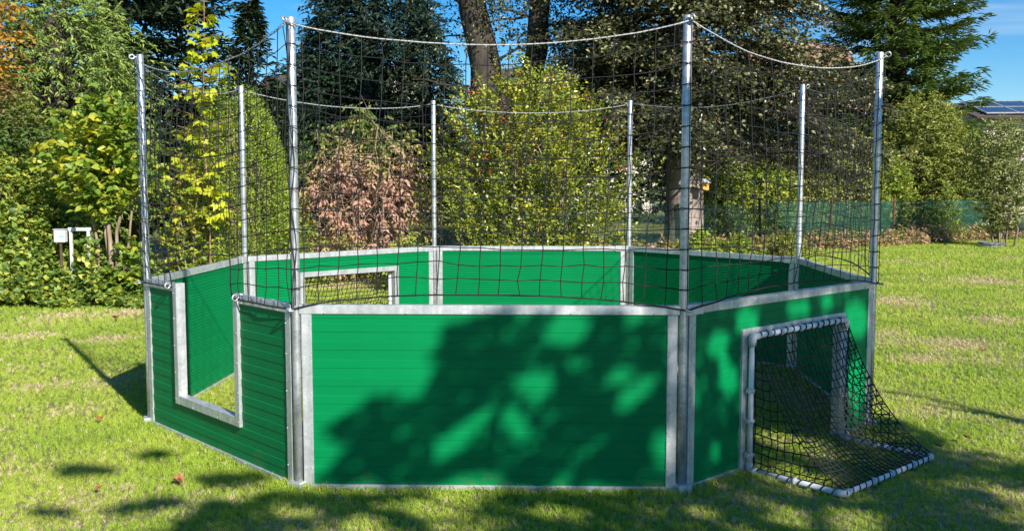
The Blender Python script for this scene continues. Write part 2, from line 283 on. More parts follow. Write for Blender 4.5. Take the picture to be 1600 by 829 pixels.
def straw_mat():
    m, t, b = new_mat('straw_blades'); g = N(t, 'ShaderNodeNewGeometry'); n1 = N(t, 'ShaderNodeTexNoise', Scale=90.0, Detail=2); t.links.new(g.outputs['Position'], n1.inputs['Vector'])
    c = ramp(t, [(.3, (0.34, 0.27, 0.13)), (.5, (0.58, 0.48, 0.25)), (.7, (0.74, 0.64, 0.38))]); t.links.new(n1.outputs['Fac'], c.inputs[0]); t.links.new(c.outputs[0], b.inputs['Base Color']); b.inputs['Roughness'].default_value = .7; return m
def grass_tree():
    ng = bpy.data.node_groups.new('grass', 'GeometryNodeTree')
    ng.interface.new_socket('Geometry', in_out='INPUT', socket_type='NodeSocketGeometry'); ng.interface.new_socket('Geometry', in_out='OUTPUT', socket_type='NodeSocketGeometry')
    n = lambda k: ng.nodes.new(k); l = ng.links.new
    gi, go = n('NodeGroupInput'), n('NodeGroupOutput')
    def named(s): q = n('GeometryNodeInputNamedAttribute'); q.data_type = 'FLOAT'; q.inputs['Name'].default_value = s; return q.outputs['Attribute']
    def rnd(tp, lo, hi, seed):
        q = n('FunctionNodeRandomValue'); q.data_type = tp
        s = [x for x in q.inputs if x.enabled]
        s[0].default_value = lo; s[1].default_value = hi; q.inputs['Seed'].default_value = seed
        return [x for x in q.outputs if x.enabled][0]
    # one blade: a bent, tapering strip
    gr = n('GeometryNodeMeshGrid'); gr.inputs['Size X'].default_value = .0050; gr.inputs['Size Y'].default_value = 1; gr.inputs['Vertices X'].default_value = 2; gr.inputs['Vertices Y'].default_value = 4
    po = n('GeometryNodeInputPosition'); sp = n('ShaderNodeSeparateXYZ'); l(po.outputs[0], sp.inputs[0])
    def math_(op, a, b):
        q = n('ShaderNodeMath'); q.operation = op
        for i, x in enumerate((a, b)):
            if isinstance(x, (int, float)): q.inputs[i].default_value = x
            else: l(x, q.inputs[i])
        return q.outputs[0]
    tt = math_('ADD', sp.outputs[1], .5); t2 = math_('MULTIPLY', tt, tt)
    cx = math_('MULTIPLY', sp.outputs[0], math_('SUBTRACT', 1.0, math_('MULTIPLY', t2, .9)))
    cb = n('ShaderNodeCombineXYZ'); l(cx, cb.inputs[0]); l(math_('MULTIPLY', t2, .022), cb.inputs[1]); l(math_('MULTIPLY', tt, .05), cb.inputs[2])
    s1 = n('GeometryNodeSetPosition'); l(gr.outputs['Mesh'], s1.inputs['Geometry']); l(cb.outputs[0], s1.inputs['Position'])
    # a tuft of blades
    ml = n('GeometryNodeMeshLine'); ml.inputs['Count'].default_value = 11; ml.inputs['Offset'].default_value = (0, 0, 0)
    s2 = n('GeometryNodeSetPosition'); l(ml.outputs[0], s2.inputs['Geometry']); l(rnd('FLOAT_VECTOR', (-.024, -.024, 0), (.024, .024, 0), 1), s2.inputs['Position'])
    io = n('GeometryNodeInstanceOnPoints'); l(s2.outputs[0], io.inputs['Points']); l(s1.outputs[0], io.inputs['Instance'])
    l(rnd('FLOAT_VECTOR', (-.45, -.45, 0), (.45, .45, 6.28), 2), io.inputs['Rotation']); l(rnd('FLOAT', .45, 1.0, 3), io.inputs['Scale'])
    re = n('GeometryNodeRealizeInstances'); l(io.outputs[0], re.inputs[0])
    # green tufts and straw-coloured tufts over the lawn
    jg = n('GeometryNodeJoinGeometry')
    for k, (attr, mat) in enumerate((('dens', lawn_mat('grass_blades', True)), ('straw', straw_mat()))):
        sm = n('GeometryNodeSetMaterial'); sm.inputs['Material'].default_value = mat; l(re.outputs[0], sm.inputs[0])
        dp = n('GeometryNodeDistributePointsOnFaces'); l(gi.outputs[0], dp.inputs['Mesh']); l(named(attr), dp.inputs['Density']); dp.inputs['Seed'].default_value = 3 + k
        ip = n('GeometryNodeInstanceOnPoints'); l(dp.outputs['Points'], ip.inputs['Points']); l(sm.outputs[0], ip.inputs['Instance'])
        l(rnd('FLOAT_VECTOR', (-.15, -.15, 0), (.15, .15, 6.28), 5 + k), ip.inputs['Rotation'])
        l(math_('MULTIPLY', named('gsize'), rnd('FLOAT', .55, 1.25 - .1 * k, 7 + k)), ip.inputs['Scale']); l(ip.outputs[0], jg.inputs[0])
    l(jg.outputs[0], go.inputs[0]); return ng
xs = np.arange(-13, 21.01, .25); ys = np.arange(-5, 27.01, .25); X, Y = np.meshgrid(xs, ys); nx, ny = len(xs), len(ys)
ii, jj = np.meshgrid(np.arange(nx - 1), np.arange(ny - 1)); i0 = (jj * nx + ii).ravel()
F = np.stack([i0, i0 + 1, i0 + 1 + nx, i0 + nx], -1)
P = np.stack([X, Y, undul(X, Y)], -1).reshape(-1, 3)
dx, dy = P[:, 0] - CAM[0], P[:, 1] - CAM[1]; dep = -dx * math.sin(YAW) + dy * math.cos(YAW); lat = np.abs(dx * math.cos(YAW) + dy * math.sin(YAW))
dist = np.hypot(dx, dy); vis = (dep > 3.6) & (lat < dep * .60 + .8) & (Y.ravel() < np.interp(X.ravel(), HX, HY) + .6)
dens = np.where(dist < 6.5, 2100, np.where(dist < 9, 1450, np.where(dist < 13, 800, np.where(dist < 19, 360, 170)))) * vis
dryv = dryness(P[:, 0], P[:, 1]); dens = dens * (1 - .25 * dryv)
gs = np.where(dist < 9, .56, np.where(dist < 13, .68, np.where(dist < 19, .92, 1.25))) * (1 - .2 * dryv) * (1 + .25 * fbm(P[:, 0], P[:, 1], 11, .8, 3))
VPc = [(-1.05, -2.55), (1.068, -2.485), (2.545, -0.98), (2.53, 1.1), (1.10, 2.66), (-0.99, 2.56), (-2.52, 0.95), (-2.51, -1.15)]
for i in range(8):                                  # untrimmed tufts along the foot of the boards
    a, b = np.array(VPc[i]), np.array(VPc[(i + 1) % 8]); t_ = np.clip(((P[:, :2] - a) @ (b - a)) / ((b - a) @ (b - a)), 0, 1); de = np.linalg.norm(P[:, :2] - a - t_[:, None] * (b - a), axis=1)
    gs = gs * (1 + .55 * np.exp(-(de / .16) ** 2))
lm = mesh_np('grass', P, F, lawn_mat('grass_base', True))
pst = np.clip(.05 + 1.55 * (dryv - .22), .045, .95)
for nm, v in (('dens', dens * (1 - pst)), ('straw', dens * pst), ('gsize', gs)): lm.attributes.new(nm, 'FLOAT', 'POINT').data.foreach_set('value', v.astype(np.float32))
lawn = tag(link('grass', lm), 'short mown lawn grass with dry straw patches around the court', 'grass', kind='stuff')
md = lawn.modifiers.new('grass', 'NODES'); md.node_group = grass_tree()

# ------------------------------------------------------------------ the court
VN = ['FL', 'FR', 'R', 'BR', 'B2', 'B1', 'BL', 'L']
VP = [(-1.05, -2.55), (1.068, -2.485), (2.545, -0.98), (2.53, 1.1), (1.10, 2.66), (-0.99, 2.56), (-2.52, 0.95), (-2.51, -1.15)]
HR, HT, PR = 1.04, 2.587, 0.0245
court = tag(empty('soccer_court', (0, 0, 0)), 'eight-sided green board soccer court with silver frames and tall poles on the lawn', 'soccer court')
def outward(i):
    a, b, c = np.array(VP[i - 1]), np.array(VP[i]), np.array(VP[(i + 1) % 8])
    n1 = np.array([(b - a)[1], -(b - a)[0]]); n2 = np.array([(c - b)[1], -(c - b)[0]]); n = n1 / np.linalg.norm(n1) + n2 / np.linalg.norm(n2); return n / np.linalg.norm(n)
# boards: outer face with a mid groove and a light-catching upper chamfer, inner face finely ribbed
prof = [(-.0116, 0), (-.0116, .0488), (-.0142, .0505), (-.0142, .0950), (-.0108, .0992), (-.0108, .0998)]
for k in range(4):
    zt = .0998 - k * .0249; prof += [(.0095, zt), (.014, zt - .004), (.014, zt - .020)]
prof += [(.0095, 0)]
np_ = len(prof); BV = [(x, y, z) for x in (0, 1) for y, z in prof]
BF = [(i, (i + 1) % np_, np_ + (i + 1) % np_, np_ + i) for i in range(np_)] + [tuple(range(np_))[::-1], tuple(range(np_, 2 * np_))]
board_me = MB().add(BV, BF).mesh('board', M['green'])
ZB0, PITCH = 0.040, 0.1
def boards(pan, x0, x1, z0, z1):
    k = 0; z = ZB0
    while z < z1 - .012:
        a, b = max(z, z0), min(z + PITCH, z1)
        if b - a > .012:
            o = link('board', board_me, pan, (x0, 0, a)); o.scale = (x1 - x0, 1, (b - a) / PITCH)
        z += PITCH; k += 1
def panel(i):
    A = np.array(VP[i]); B = np.array(VP[(i + 1) % 8]); Ln = float(np.linalg.norm(B - A)); rz = math.atan2(*(B - A)[::-1])
    e = 0.032; sw, tr, br, th = .056, .052, .036, .021; kind = {1: 'goal', 5: 'goal', 7: 'door'}.get(i, 'plain')
    f = MB(); x0, x1 = e, Ln - e; zt = HR - tr
    if kind == 'door': d0, d1 = .49, 1.395
    if kind == 'goal': c = Ln / 2 + (.055 if i == 1 else -.03); d0, d1, dz = c - .585, c + .585, .857
    tops = [(x0 - .012, d0), (d1, x1 + .012)] if kind == 'door' else [(x0 - .012, x1 + .012)]
    for a, b in tops: f.bbox(a, b, -th - .003, th + .003, zt, HR, .004)
    bots = [(x0 - .012, d0), (d1, x1 + .012)] if kind == 'goal' else [(x0 - .012, x1 + .012)]
    for a, b in bots: f.bbox(a, b, -th - .003, th + .003, .003, .003 + br, .003)
    for a, b in ((x0, x0 + sw), (x1 - sw, x1)):
        f.bbox(a, b, -th, th, br + .003, zt, .003)
    pan = f.build('wall_panel', M['alu'], court, (A[0], A[1], 0), rz)
    ba, bb, bz0, bz1 = x0 + sw - .006, x1 - sw + .006, br - .002, zt + .004
    if kind == 'plain': boards(pan, ba, bb, bz0, bz1)
    if kind == 'door':
        z0 = .238; boards(pan, ba, bb, bz0, .24); boards(pan, ba, d0 + .01, .24, bz1); boards(pan, d1 - .01, bb, .24, bz1)
        fr = MB(); w2 = .055; fr.bbox(d0, d0 + w2, -.032, .032, z0, HR + .006, .003); fr.bbox(d1 - w2, d1, -.032, .032, z0, HR + .006, .003); fr.bbox(d0 + w2, d1 - w2, -.030, .030, z0, z0 + .058, .003)
        fr.build('opening_frame', M['alu'], pan)
    if kind == 'goal':
        boards(pan, ba, d0 + .01, bz0, .84); boards(pan, d1 - .01, bb, bz0, .84); boards(pan, ba, bb, .84, bz1)
        fr = MB(); w2 = .05; fr.bbox(d0, d0 + w2, -.030, .030, .004, dz, .003); fr.bbox(d1 - w2, d1, -.030, .030, .004, dz, .003); fr.bbox(d0 + w2, d1 - w2, -.028, .028, dz - w2, dz, .003)
        fr.build('opening_frame', M['alu'], pan)
    sc = MB()                                       # rivets
    def riv(x, z, t=th):
        for sgn in (-1, 1): sc.ball((x, sgn * (t + .0015), z), .0045, .0035, .0045, 6, 4)
    for z in (.13, .34, .55, .76, .93):
        riv(x0 + sw - .008, z); riv(x1 - sw + .008, z)
    n = 5
    for k in range(n):
        x = .16 + (Ln - .32) * k / (n - 1)
        if not (kind == 'door' and d0 < x < d1): riv(x, zt + .008, th + .003)
        if not (kind == 'goal' and d0 < x < d1): riv(x, br - .006, th + .003)
    if kind == 'door':
        for z in (.27, .45, .63, .81, .98): riv(d0 + .012, z, .032); riv(d1 - .012, z, .032)
        riv(.75, z0 + .012, .030); riv(1.1, z0 + .012, .030)
    tag(sc.build('rivets', M['rope'], pan), kind='stuff')
    # corner clamp plate on the top rail
    cl = MB()
    cl.bbox(-.005, .145, -th - .0075, th + .0075, zt - .004, HR + .005, .003)
    if i in (1, 2, 3, 4, 5, 6): cl.build('corner_clamp', M['alu'], pan)
    return pan
for i in range(8): panel(i)
post_me = MB().tube([(0, 0, z) for z in (.0, .6, 1.2, 1.9, HT - .004, HT)], [PR, PR, PR, PR, PR, PR - .003], 16).mesh('post', M['galv'])
def ringmesh():
    m = MB(); m.torus((.052, 0, 0), (0, 1, 0), .0165, .0055, 16, 7); m.tube([(.018, 0, 0), (.038, 0, 0)], .005, 8); return m.mesh('eye_bolt', M['galv'])
eye_me = ringmesh()
base_me = MB().bbox(-.052, .052, -.045, .045, .002, .055, .004).mesh('foot', M['alu'])
for i in range(8):
    p = link('post', post_me, court, (VP[i][0], VP[i][1], 0)); n = outward(i); a = math.atan2(n[1], n[0])
    for z in (HT - .018, HR - .025):
        o = link('eye_bolt', eye_me, p, (0, 0, z), a); o.rotation_euler = (R(25 if z > 2 else 70), 0, a)
    link('foot', base_me, p, (0, 0, 0), a)
# eyes at the door opening
Ad = np.array(VP[7]); Bd = np.array(VP[0]); td = (Bd - Ad) / np.linalg.norm(Bd - Ad); nd = np.array([td[1], -td[0]])
for s_ in (.47, 1.42):
    q = Ad + td * s_ + nd * .0; link('eye_bolt', eye_me, court, (q[0], q[1], HR - .012), math.atan2(nd[1], nd[0])).scale = (1.05, 1.05, 1.05)

# ------------------------------------------------------------------ the safety net hung round the poles
net = tag(empty('safety_net', (0, 0, 0)), 'black mesh ball net hung round the silver poles above the green boards', 'net')
def net_side(i):
    r = np.random.default_rng(100 + i); j = (i + 1) % 8
    off = PR + .012
    A = np.array([*VP[i], 0]) + np.array([*outward(i), 0]) * off; B = np.array([*VP[j], 0]) + np.array([*outward(j), 0]) * off
    Ln = np.linalg.norm(B - A); t = (B - A) / Ln; no = np.array([t[1], -t[0], 0]); nc, nr = 21, 15
    sag = [.125, .15, .12, .10, .10, .10, .12, .165][i]; s = np.linspace(0, 1, nc)
    hump = 1 - np.abs(2 * s - 1) ** 2.4
    ztop = HT - .03 - sag * (1 - (2 * s - 1) ** 2); zbot = HR - .025 + [.085, .075, .10, .09, .09, .09, .1, .0][i] * hump
    q = np.linspace(0, 1, nr)[None, :]; S, Q = np.meshgrid(s, q[0], indexing='ij')
    edge = 4 * S * (1 - S)
    z = ztop[:, None] * (1 - Q) + zbot[:, None] * Q
    ph = r.uniform(0, 6.28, 6)
    lean = (.045 * np.sin(2.2 * S + ph[0]) + .06 * Q * np.sin(1.5 * S + ph[1])) * np.clip(edge * 3, 0, 1) * (1 if i else 1)
    rowv = 0.010 * np.sin(7 * S + 5 * Q + ph[2]) * edge - .055 * edge * np.sin(math.pi * Q)
    belly = (.05 * np.sin(3.1 * S) * np.sin(math.pi * Q) + .02 * np.sin(6 * S + 4 * Q + ph[3])) * edge
    jx, jz, jn = [r.normal(0, .0045, S.shape) * np.clip(edge * 4, 0, 1) for _ in range(3)]
    P = A + t * (S * Ln + lean + jx)[..., None] + no * (belly + jn)[..., None]; P[..., 2] += z + rowv * np.clip(Q * 8, 0, 1) * np.clip((1 - Q) * 8, 0, 1) + jz * ((Q > 0) & (Q < 1))
    keep = np.ones(S.shape, bool)
    if i == 7:                                     # doorway: the net is left open, gathered to the two jambs
        sl = S * Ln; arch = 1.735 + .05 * np.sin(np.clip((sl - .5) / .9, 0, 1) * math.pi)
        keep = ~((sl > .53) & (sl < 1.37) & (P[..., 2] < arch))
        low = np.clip((1.75 - P[..., 2]) / .75, 0, 1)
        P[..., 0] += t[0] * np.where((sl > .30) & (sl < .53), .04, 0) * low; P[..., 1] += t[1] * np.where((sl > .30) & (sl < .53), .04, 0) * low
    lines = []; rad = .0027 if i in (0, 1, 7) else .0022
    def runs(pts, kp):
        k = 0
        while k < len(pts):
            if not kp[k]: k += 1; continue
            e = k
            while e + 1 < len(pts) and kp[e + 1]: e += 1
            if e > k: lines.append((pts[k:e + 1], rad))
            k = e + 1
    for c in range(nc): runs(P[c], keep[c])
    for c in range(1, nr - 1): runs(P[:, c], keep[:, c])
    V, F = tubes_np(lines, 4)
    kp = P[1:-1, 1:-1][keep[1:-1, 1:-1]]; oc8 = np.array([(1, 0, 0), (0, 1, 0), (-1, 0, 0), (0, -1, 0), (0, 0, 1), (0, 0, -1)]) * .0058; kv = (kp[:, None] + oc8[None]).reshape(-1, 3)
    kq = np.array([(0, 1, 4, 4), (1, 2, 4, 4), (2, 3, 4, 4), (3, 0, 4, 4), (1, 0, 5, 5), (2, 1, 5, 5), (3, 2, 5, 5), (0, 3, 5, 5)]); kb = np.array([(0, 4, 2, 5), (1, 4, 3, 5), (0, 1, 2, 3)])
    F = np.concatenate([F, len(V) + (np.arange(len(kp))[:, None, None] * 6 + kb[None]).reshape(-1, 4)]); V = np.concatenate([V, kv])
    o = link('mesh_panel', mesh_np('mesh_panel', V, F, M['black']), net)
    kn = MB()                                       # border cords
    if i != 7: kn.tube(P[:, -1], .0048, 6)
    else:
        kk = np.where(keep[:, -1])[0]; gaps = np.where(np.diff(kk) > 1)[0][0]; l_, r_ = kk[:gaps + 1], kk[gaps + 1:]
        kn.tube(P[l_, -1], .0048, 6); kn.tube(P[r_, -1], .0048, 6)
        row = [int(np.where(keep[c])[0].max()) if not keep[c].all() else nr - 1 for c in range(nc)]
        inner = [c for c in range(nc) if not keep[c].all()]
        kn.tube([P[c, row[c]] for c in inner], .0042, 6)
        kn.tube([P[inner[0], row[inner[0]]]] + [P[inner[0] - 1, k] for k in range(row[inner[0]], nr)], .0042, 6)
        kn.tube([P[inner[-1], row[inner[-1]]]] + [P[inner[-1] + 1, k] for k in range(row[inner[-1]], nr)], .0042, 6)
    kn.build('edge_cord', M['black'], net)
    rp = MB(); top = P[:, 0].copy(); rp.tube(top, .0038, 8)
    rope = rp.build('top_rope', M['rope'], net)
    lc = MB(); tt = np.linspace(0, 1, 240); idx = tt * (nc - 1); base = np.stack([np.interp(idx, np.arange(nc), top[:, k]) for k in range(3)], -1)
    ang = tt * Ln / .035 * 6.28; hel = base + no * (np.cos(ang) * .007)[:, None]; hel[:, 2] += .004 + np.sin(ang) * .007
    V, F = tube_np(hel, .0015, 3); link('lacing', mesh_np('lacing', V, F, M['black']), rope)
    # ties round the pole at every row
    tm = MB()
    for k in range(1, nr - 1):
        zc = float(P[0, k, 2]); c = (VP[i][0], VP[i][1], zc); tm.torus(c, (.08 * r.normal(), .08 * r.normal(), 1), PR + .0012, .0019, 12, 4)
    tag(tm.build('pole_ties', M['black'], net), kind='stuff')
    if i in (0, 7):                                 # bunched spare net running down the pole
        sp = MB(); zz = np.linspace(HT - .05, HR, 60); p0 = np.array([*VP[0], 0]) + np.array([*outward(0), 0]) * (PR + .008)
        if i == 0:
            for g in range(3):
                pts = [p0 + np.array([.014 * math.sin(z * 9 + g * 2) + (.012 if g else -.012), -.004 * g + .01 * math.cos(z * 13 + g), z]) for z in zz]; sp.tube(pts, .0028, 5)
            sp.build('gathered_net', M['black'], net)
for i in range(8): net_side(i)

# untrimmed grass standing against the boards
r = np.random.default_rng(60); EP = []
for i in range(8):
    a, b = np.array(VP[i]), np.array(VP[(i + 1) % 8]); ln = np.linalg.norm(b - a); k = int(ln * 900); t_ = r.uniform(0, 1, k); n_ = np.array([(b - a)[1], -(b - a)[0]]) / ln
    den = np.clip(.55 + .6 * np.sin(t_ * 23 + i) * np.sin(t_ * 9 + 2 * i), .12, 1); kk = r.uniform(0, 1, k) < den; o_ = np.abs(r.normal(0, .035, k)) + .03; o_ *= np.where(r.uniform(0, 1, k) < .7, 1, -1)
    q = a + (b - a) * t_[:, None] + n_ * o_[:, None]; EP.append(np.stack([q[kk, 0], q[kk, 1], np.zeros(kk.sum())], -1))
EP = np.concatenate(EP); k = len(EP); dd = np.stack([r.normal(0, .38, k), r.normal(0, .38, k), np.ones(k)], -1); nn = np.stack([r.normal(0, 1, k), r.normal(0, 1, k), r.normal(0, .2, k)], -1); dd /= np.linalg.norm(dd, axis=1)[:, None]; sd_ = np.cross(nn, dd); sd_ /= np.linalg.norm(sd_, axis=1)[:, None]
hgt = r.uniform(.018, .062, k)[:, None]; lean = np.stack([r.normal(0, .25, k), r.normal(0, .25, k), np.zeros(k)], -1) * hgt; w_ = .0028
V = np.stack([EP - sd_ * w_, EP + sd_ * w_, EP + dd * hgt * .6 + sd_ * w_ * .8, EP + dd * hgt * .6 - sd_ * w_ * .8, EP + dd * hgt + lean], 1).reshape(-1, 3); b5 = np.arange(k)[:, None] * 5
Fq = np.concatenate([b5 + np.array([[0, 1, 2]]), b5 + np.array([[0, 2, 3]]), b5 + np.array([[3, 2, 4]])])
edge_mat = mat_leaf('edge_grass_blade', [(.0, (0.16, 0.30, 0.03)), (.5, (0.30, 0.44, 0.05)), (.85, (0.46, 0.52, 0.09)), (1, (0.55, 0.46, 0.22))], .6, .3)
tag(link('edge_grass', mesh_np('edge_grass', V, Fq, edge_mat, np.repeat(np.clip(r.normal(.5, .25, k), 0, 1), 5))), 'longer untrimmed grass along the foot of the green boards', 'grass', kind='stuff')

# ------------------------------------------------------------------ goals fixed to the outside of two panels
def goal(i, label):
    A = np.array(VP[i]); B = np.array(VP[(i + 1) % 8]); Ln = float(np.linalg.norm(B - A)); rz = math.atan2(*(B - A)[::-1]); c = Ln / 2 + (.055 if i == 1 else -.03)
    g = tag(empty('mini_goal', (A[0], A[1], 0), rz), label, 'goal', 'small goals on the outside of the court')
    xa, xb, yf, yb, zc, r = c - .535, c + .535, -.060, -.655, .815, .0180
    MB().tube([(xa + .02, yf, zc), (xb - .02, yf, zc)], r, 14).build('crossbar', M['pvc'], g)
    for x in (xa, xb): MB().tube([(x, yf, .03), (x, yf, zc - .02)], r, 14).build('upright', M['pvc'], g)
    for x in (xa, xb): MB().tube([(x, yf, .026), (x + (.0 if x == xa else .0), yb + .02, .026)], r, 14).build('side_bar', M['pvc'], g)
    MB().tube([(xa, yb, .026), (xb, yb, .026)], r, 14).build('back_bar', M['pvc'], g)
    for x in (xa, xb):
        MB().tube([(x, yf, zc - .055), (x, yf, zc - .012), (x + (.012 if x == xa else -.012), yf, zc), (x + (.055 if x == xa else -.055), yf, zc)], r + .0055, 14).build('elbow', M['clip'], g)
        MB().tube([(x, yb + .05, .026), (x, yb + .012, .026), (x + (.012 if x == xa else -.012), yb, .026), (x + (.05 if x == xa else -.05), yb, .026)], r + .005, 14).build('elbow', M['clip'], g)
        MB().tube([(x, yf, .075), (x, yf, .03), (x, yf - .014, .026), (x, yf - .055, .026)], r + .005, 14).build('elbow', M['clip'], g)
    def clip(p, ax):
        p = np.array(p, float); d = np.zeros(3); d[ax] = .012; m = MB(); m.tube([p - d, p + d], r + .0065, 12)
        if ax == 2: m.bbox(p[0] - .04, p[0] - .01, p[1] - .012, p[1] + .014, p[2] - .012, p[2] + .012, .002)
        m.build('clip', M['clip'], g)
    for q in (.27, .47, .67, .86): clip((xa + (xb - xa) * q, yf, zc), 0)
    for x in (xa, xb):
        for z in (.12, .32, .50): clip((x, yf, z), 2)
        clip((x, (yf + yb) / 2, .026), 1)
    for q in (.30, .50, .76): clip((xa + (xb - xa) * q, yb, .026), 0)
    # net: sagging back, two side triangles, thread by thread
    rg = np.random.default_rng(5 + i); lines = []; nu, nv = 25, 25
    def prof_(v): # v 0 top .. 1 back bar
        p0, p1, p2 = np.array([yf - .012, zc - .018]), np.array([-.30, .22]), np.array([yb, .045]); v = np.asarray(v)[..., None]
        return (1 - v) ** 2 * p0 + 2 * v * (1 - v) * p1 + v * v * p2
    U_, V_ = np.meshgrid(np.linspace(0, 1, nu), np.linspace(0, 1, nv), indexing='ij')
    pr = prof_(V_); e = 4 * U_ * (1 - U_) * 4 * V_ * (1 - V_); wave = .028 * np.sin(U_ * 11 + 2 * V_) * e
    Pb = np.stack([xa + (xb - xa) * U_ + rg.normal(0, .005, U_.shape) * (e > 0), pr[..., 0] - wave * .6 + rg.normal(0, .004, U_.shape) * (e > .01), pr[..., 1] - .05 * e - wave * .6], -1)
    zig = ((np.arange(nu)[:, None] + np.arange(nv)[None]) % 2 - .5) * .012; Pb[..., 0] += zig * (e > 0)
    Pb[..., 2] = np.maximum(Pb[..., 2], .03)
    for a in range(nu): lines.append((Pb[a], .0037))
    for b in range(nv): lines.append((Pb[:, b], .0037 if 0 < b < nv - 1 else .0042))
    for sx, x in ((1, xa), (-1, xb)):
        nz_, ny_ = 14, 12
        edge = prof_(np.linspace(0, 1, 60))
        for k in range(1, nz_):
            z = .03 + (zc - .05) * k / nz_; yy = np.interp(z, edge[::-1, 1], edge[::-1, 0]); n_ = max(3, int(abs(yy - yf) / .05) + 2)
            s = np.linspace(0, 1, n_); lines.append((np.stack([x + .018 * sx * np.sin(s * 3.1) + rg.normal(0, .004, n_), yf - .02 + (yy - yf + .02) * s, z - .02 * np.sin(s * 3.1) + rg.normal(0, .004, n_)], -1), .0037))
        for k in range(ny_):
            y = yf - .022 + (yb - yf) * k / ny_; zz = np.interp(-y, -edge[:, 0], edge[:, 1]); n_ = max(3, int(zz / .05) + 2); s = np.linspace(0, 1, n_)
            lines.append((np.stack([x + .018 * sx * np.sin(s * 3.1) + rg.normal(0, .004, n_), y + rg.normal(0, .004, n_), .03 + (zz - .03) * s], -1), .0037))
        lines.append((np.stack([np.full(60, x), edge[:, 0], np.maximum(edge[:, 1], .03)], -1), .0042))
        lines.append((np.array([(x, yf - .022, z) for z in np.linspace(.04, zc - .03, 12)]), .0038))
        lines.append((np.array([(x, y, .045) for y in np.linspace(yf, yb, 12)]), .003))
    ang = np.linspace(0, 1, 400)                      # lacing of the net along the base bars
    for (p, q) in (((xa, yf - .05, .026), (xa, yb, .026)), ((xa, yb, .026), (xb, yb, .026)), ((xb, yb, .026), (xb, yf - .05, .026)), ((xa + .06, yf, zc), (xb - .06, yf, zc))):
        p, q = np.array(p), np.array(q); d = (q - p) / np.linalg.norm(q - p); n1 = np.array([d[1], -d[0], 0]); th_ = ang * np.linalg.norm(q - p) / .07 * 6.28
        lines.append((p + (q - p) * ang[:, None] + n1 * (np.cos(th_) * (r + .003))[:, None] + np.array([0, 0, 1]) * (np.sin(th_) * (r + .003))[:, None], .0037))
    V, F = tubes_np(lines, 4); link('goal_net', mesh_np('goal_net', V, F, M['black']), g)
    return g
goal(1, 'small white tube goal with sagging black net at the near right panel')
goal(5, 'small white tube goal with black net seen through the far left opening')

# ------------------------------------------------------------------ foliage tools
def unit(a): return a / (np.linalg.norm(a, axis=-1, keepdims=True) + 1e-9)
TPL = {   # leaf outlines: x along the leaf, y across, z fold
    'oval': (np.array([(0, 0, 0), (.45, .5, .10), (1, 0, -.05), (.45, -.5, .10)]), [(0, 1, 2), (0, 2, 3)]),
    'heart': (np.array([(.08, 0, 0), (-.06, .30, .06), (.25, .52, .12), (.62, .34, .06), (1, 0, -.12), (.62, -.34, .06), (.25, -.52, .12), (-.06, -.30, .06)]), [(0, 1, 2), (0, 2, 3), (0, 3, 4), (0, 4, 5), (0, 5, 6), (0, 6, 7)]),
    'maple': (np.array([(.0, 0, 0), (.08, .30, .03), (.10, .62, -.04), (.36, .40, .05), (.62, .58, -.06), (.60, .22, .04), (1, 0, -.12), (.60, -.22, .04), (.62, -.58, -.06), (.36, -.40, .05), (.10, -.62, -.04), (.08, -.30, .03)]), [(0, k, k + 1) for k in range(1, 11)]),
    'frond': (np.array([(0, 0, 0), (.35, .5, .02), (.55, .22, 0), (1, 0, -.06), (.55, -.22, 0), (.35, -.5, .02)]), [(0, 1, 2), (0, 2, 3), (0, 3, 4), (0, 4, 5)]),
}
def leaf_mesh(name, P, Fd, Nn, size, aspect, tpl, mat, tint):
    T, Fc = TPL[tpl]; n = len(P); Fd = unit(Fd); S_ = unit(np.cross(Nn, Fd)); N2 = np.cross(Fd, S_)
    L_ = np.broadcast_to(np.asarray(size, float), (n,))[:, None, None]
    V = P[:, None] + L_ * (T[None, :, 0:1] * Fd[:, None] + aspect * T[None, :, 1:2] * S_[:, None] + T[None, :, 2:3] * N2[:, None])
    k = len(T); F = (np.arange(n)[:, None, None] * k + np.array(Fc)[None]).reshape(-1, 3)
    return mesh_np(name, V.reshape(-1, 3), F, mat, np.repeat(tint, k))
def spray_leaves(r, base, dirs, length, n, droop=.1, spread=.5, up=.6):
    """leaves set alternately along twigs; returns positions, leaf directions, leaf normals, twig index"""
    m = len(base); tau = (np.arange(n)[None] + r.uniform(.1, .9, (m, n))) / n; ln = np.broadcast_to(length, (m,))[:, None]
    P = base[:, None] + dirs[:, None] * (ln * tau)[..., None]; P[..., 2] -= droop * ln * tau ** 2
    side = unit(np.cross(dirs, np.array([0, 0, 1.]) + r.normal(0, .25, (m, 3)))); sg = np.where(np.arange(n) % 2, 1, -1)[None, :, None]
    Fd = unit(dirs[:, None] * .6 + side[:, None] * sg * spread * 1.6 + r.normal(0, .35, (m, n, 3)) - np.array([0, 0, droop * 1.5]))
    Nn = unit(np.array([0, 0, up]) + r.normal(0, .45, (m, n, 3)) + dirs[:, None] * .25)
    return P.reshape(-1, 3), Fd.reshape(-1, 3), Nn.reshape(-1, 3), np.repeat(np.arange(m), n)
def limb(r, a, b, r0, r1, k=7, wob=.06):
    t = np.linspace(0, 1, k)[:, None]; a = np.array(a, float); b = np.array(b, float); P = a + (b - a) * t; d = np.linalg.norm(b - a)
    P[1:-1] += r.normal(0, wob * d * .3, (k - 2, 3)); P[:, 2] += wob * d * np.sin(t[:, 0] * 3.14)
    return P, np.linspace(r0, r1, k)
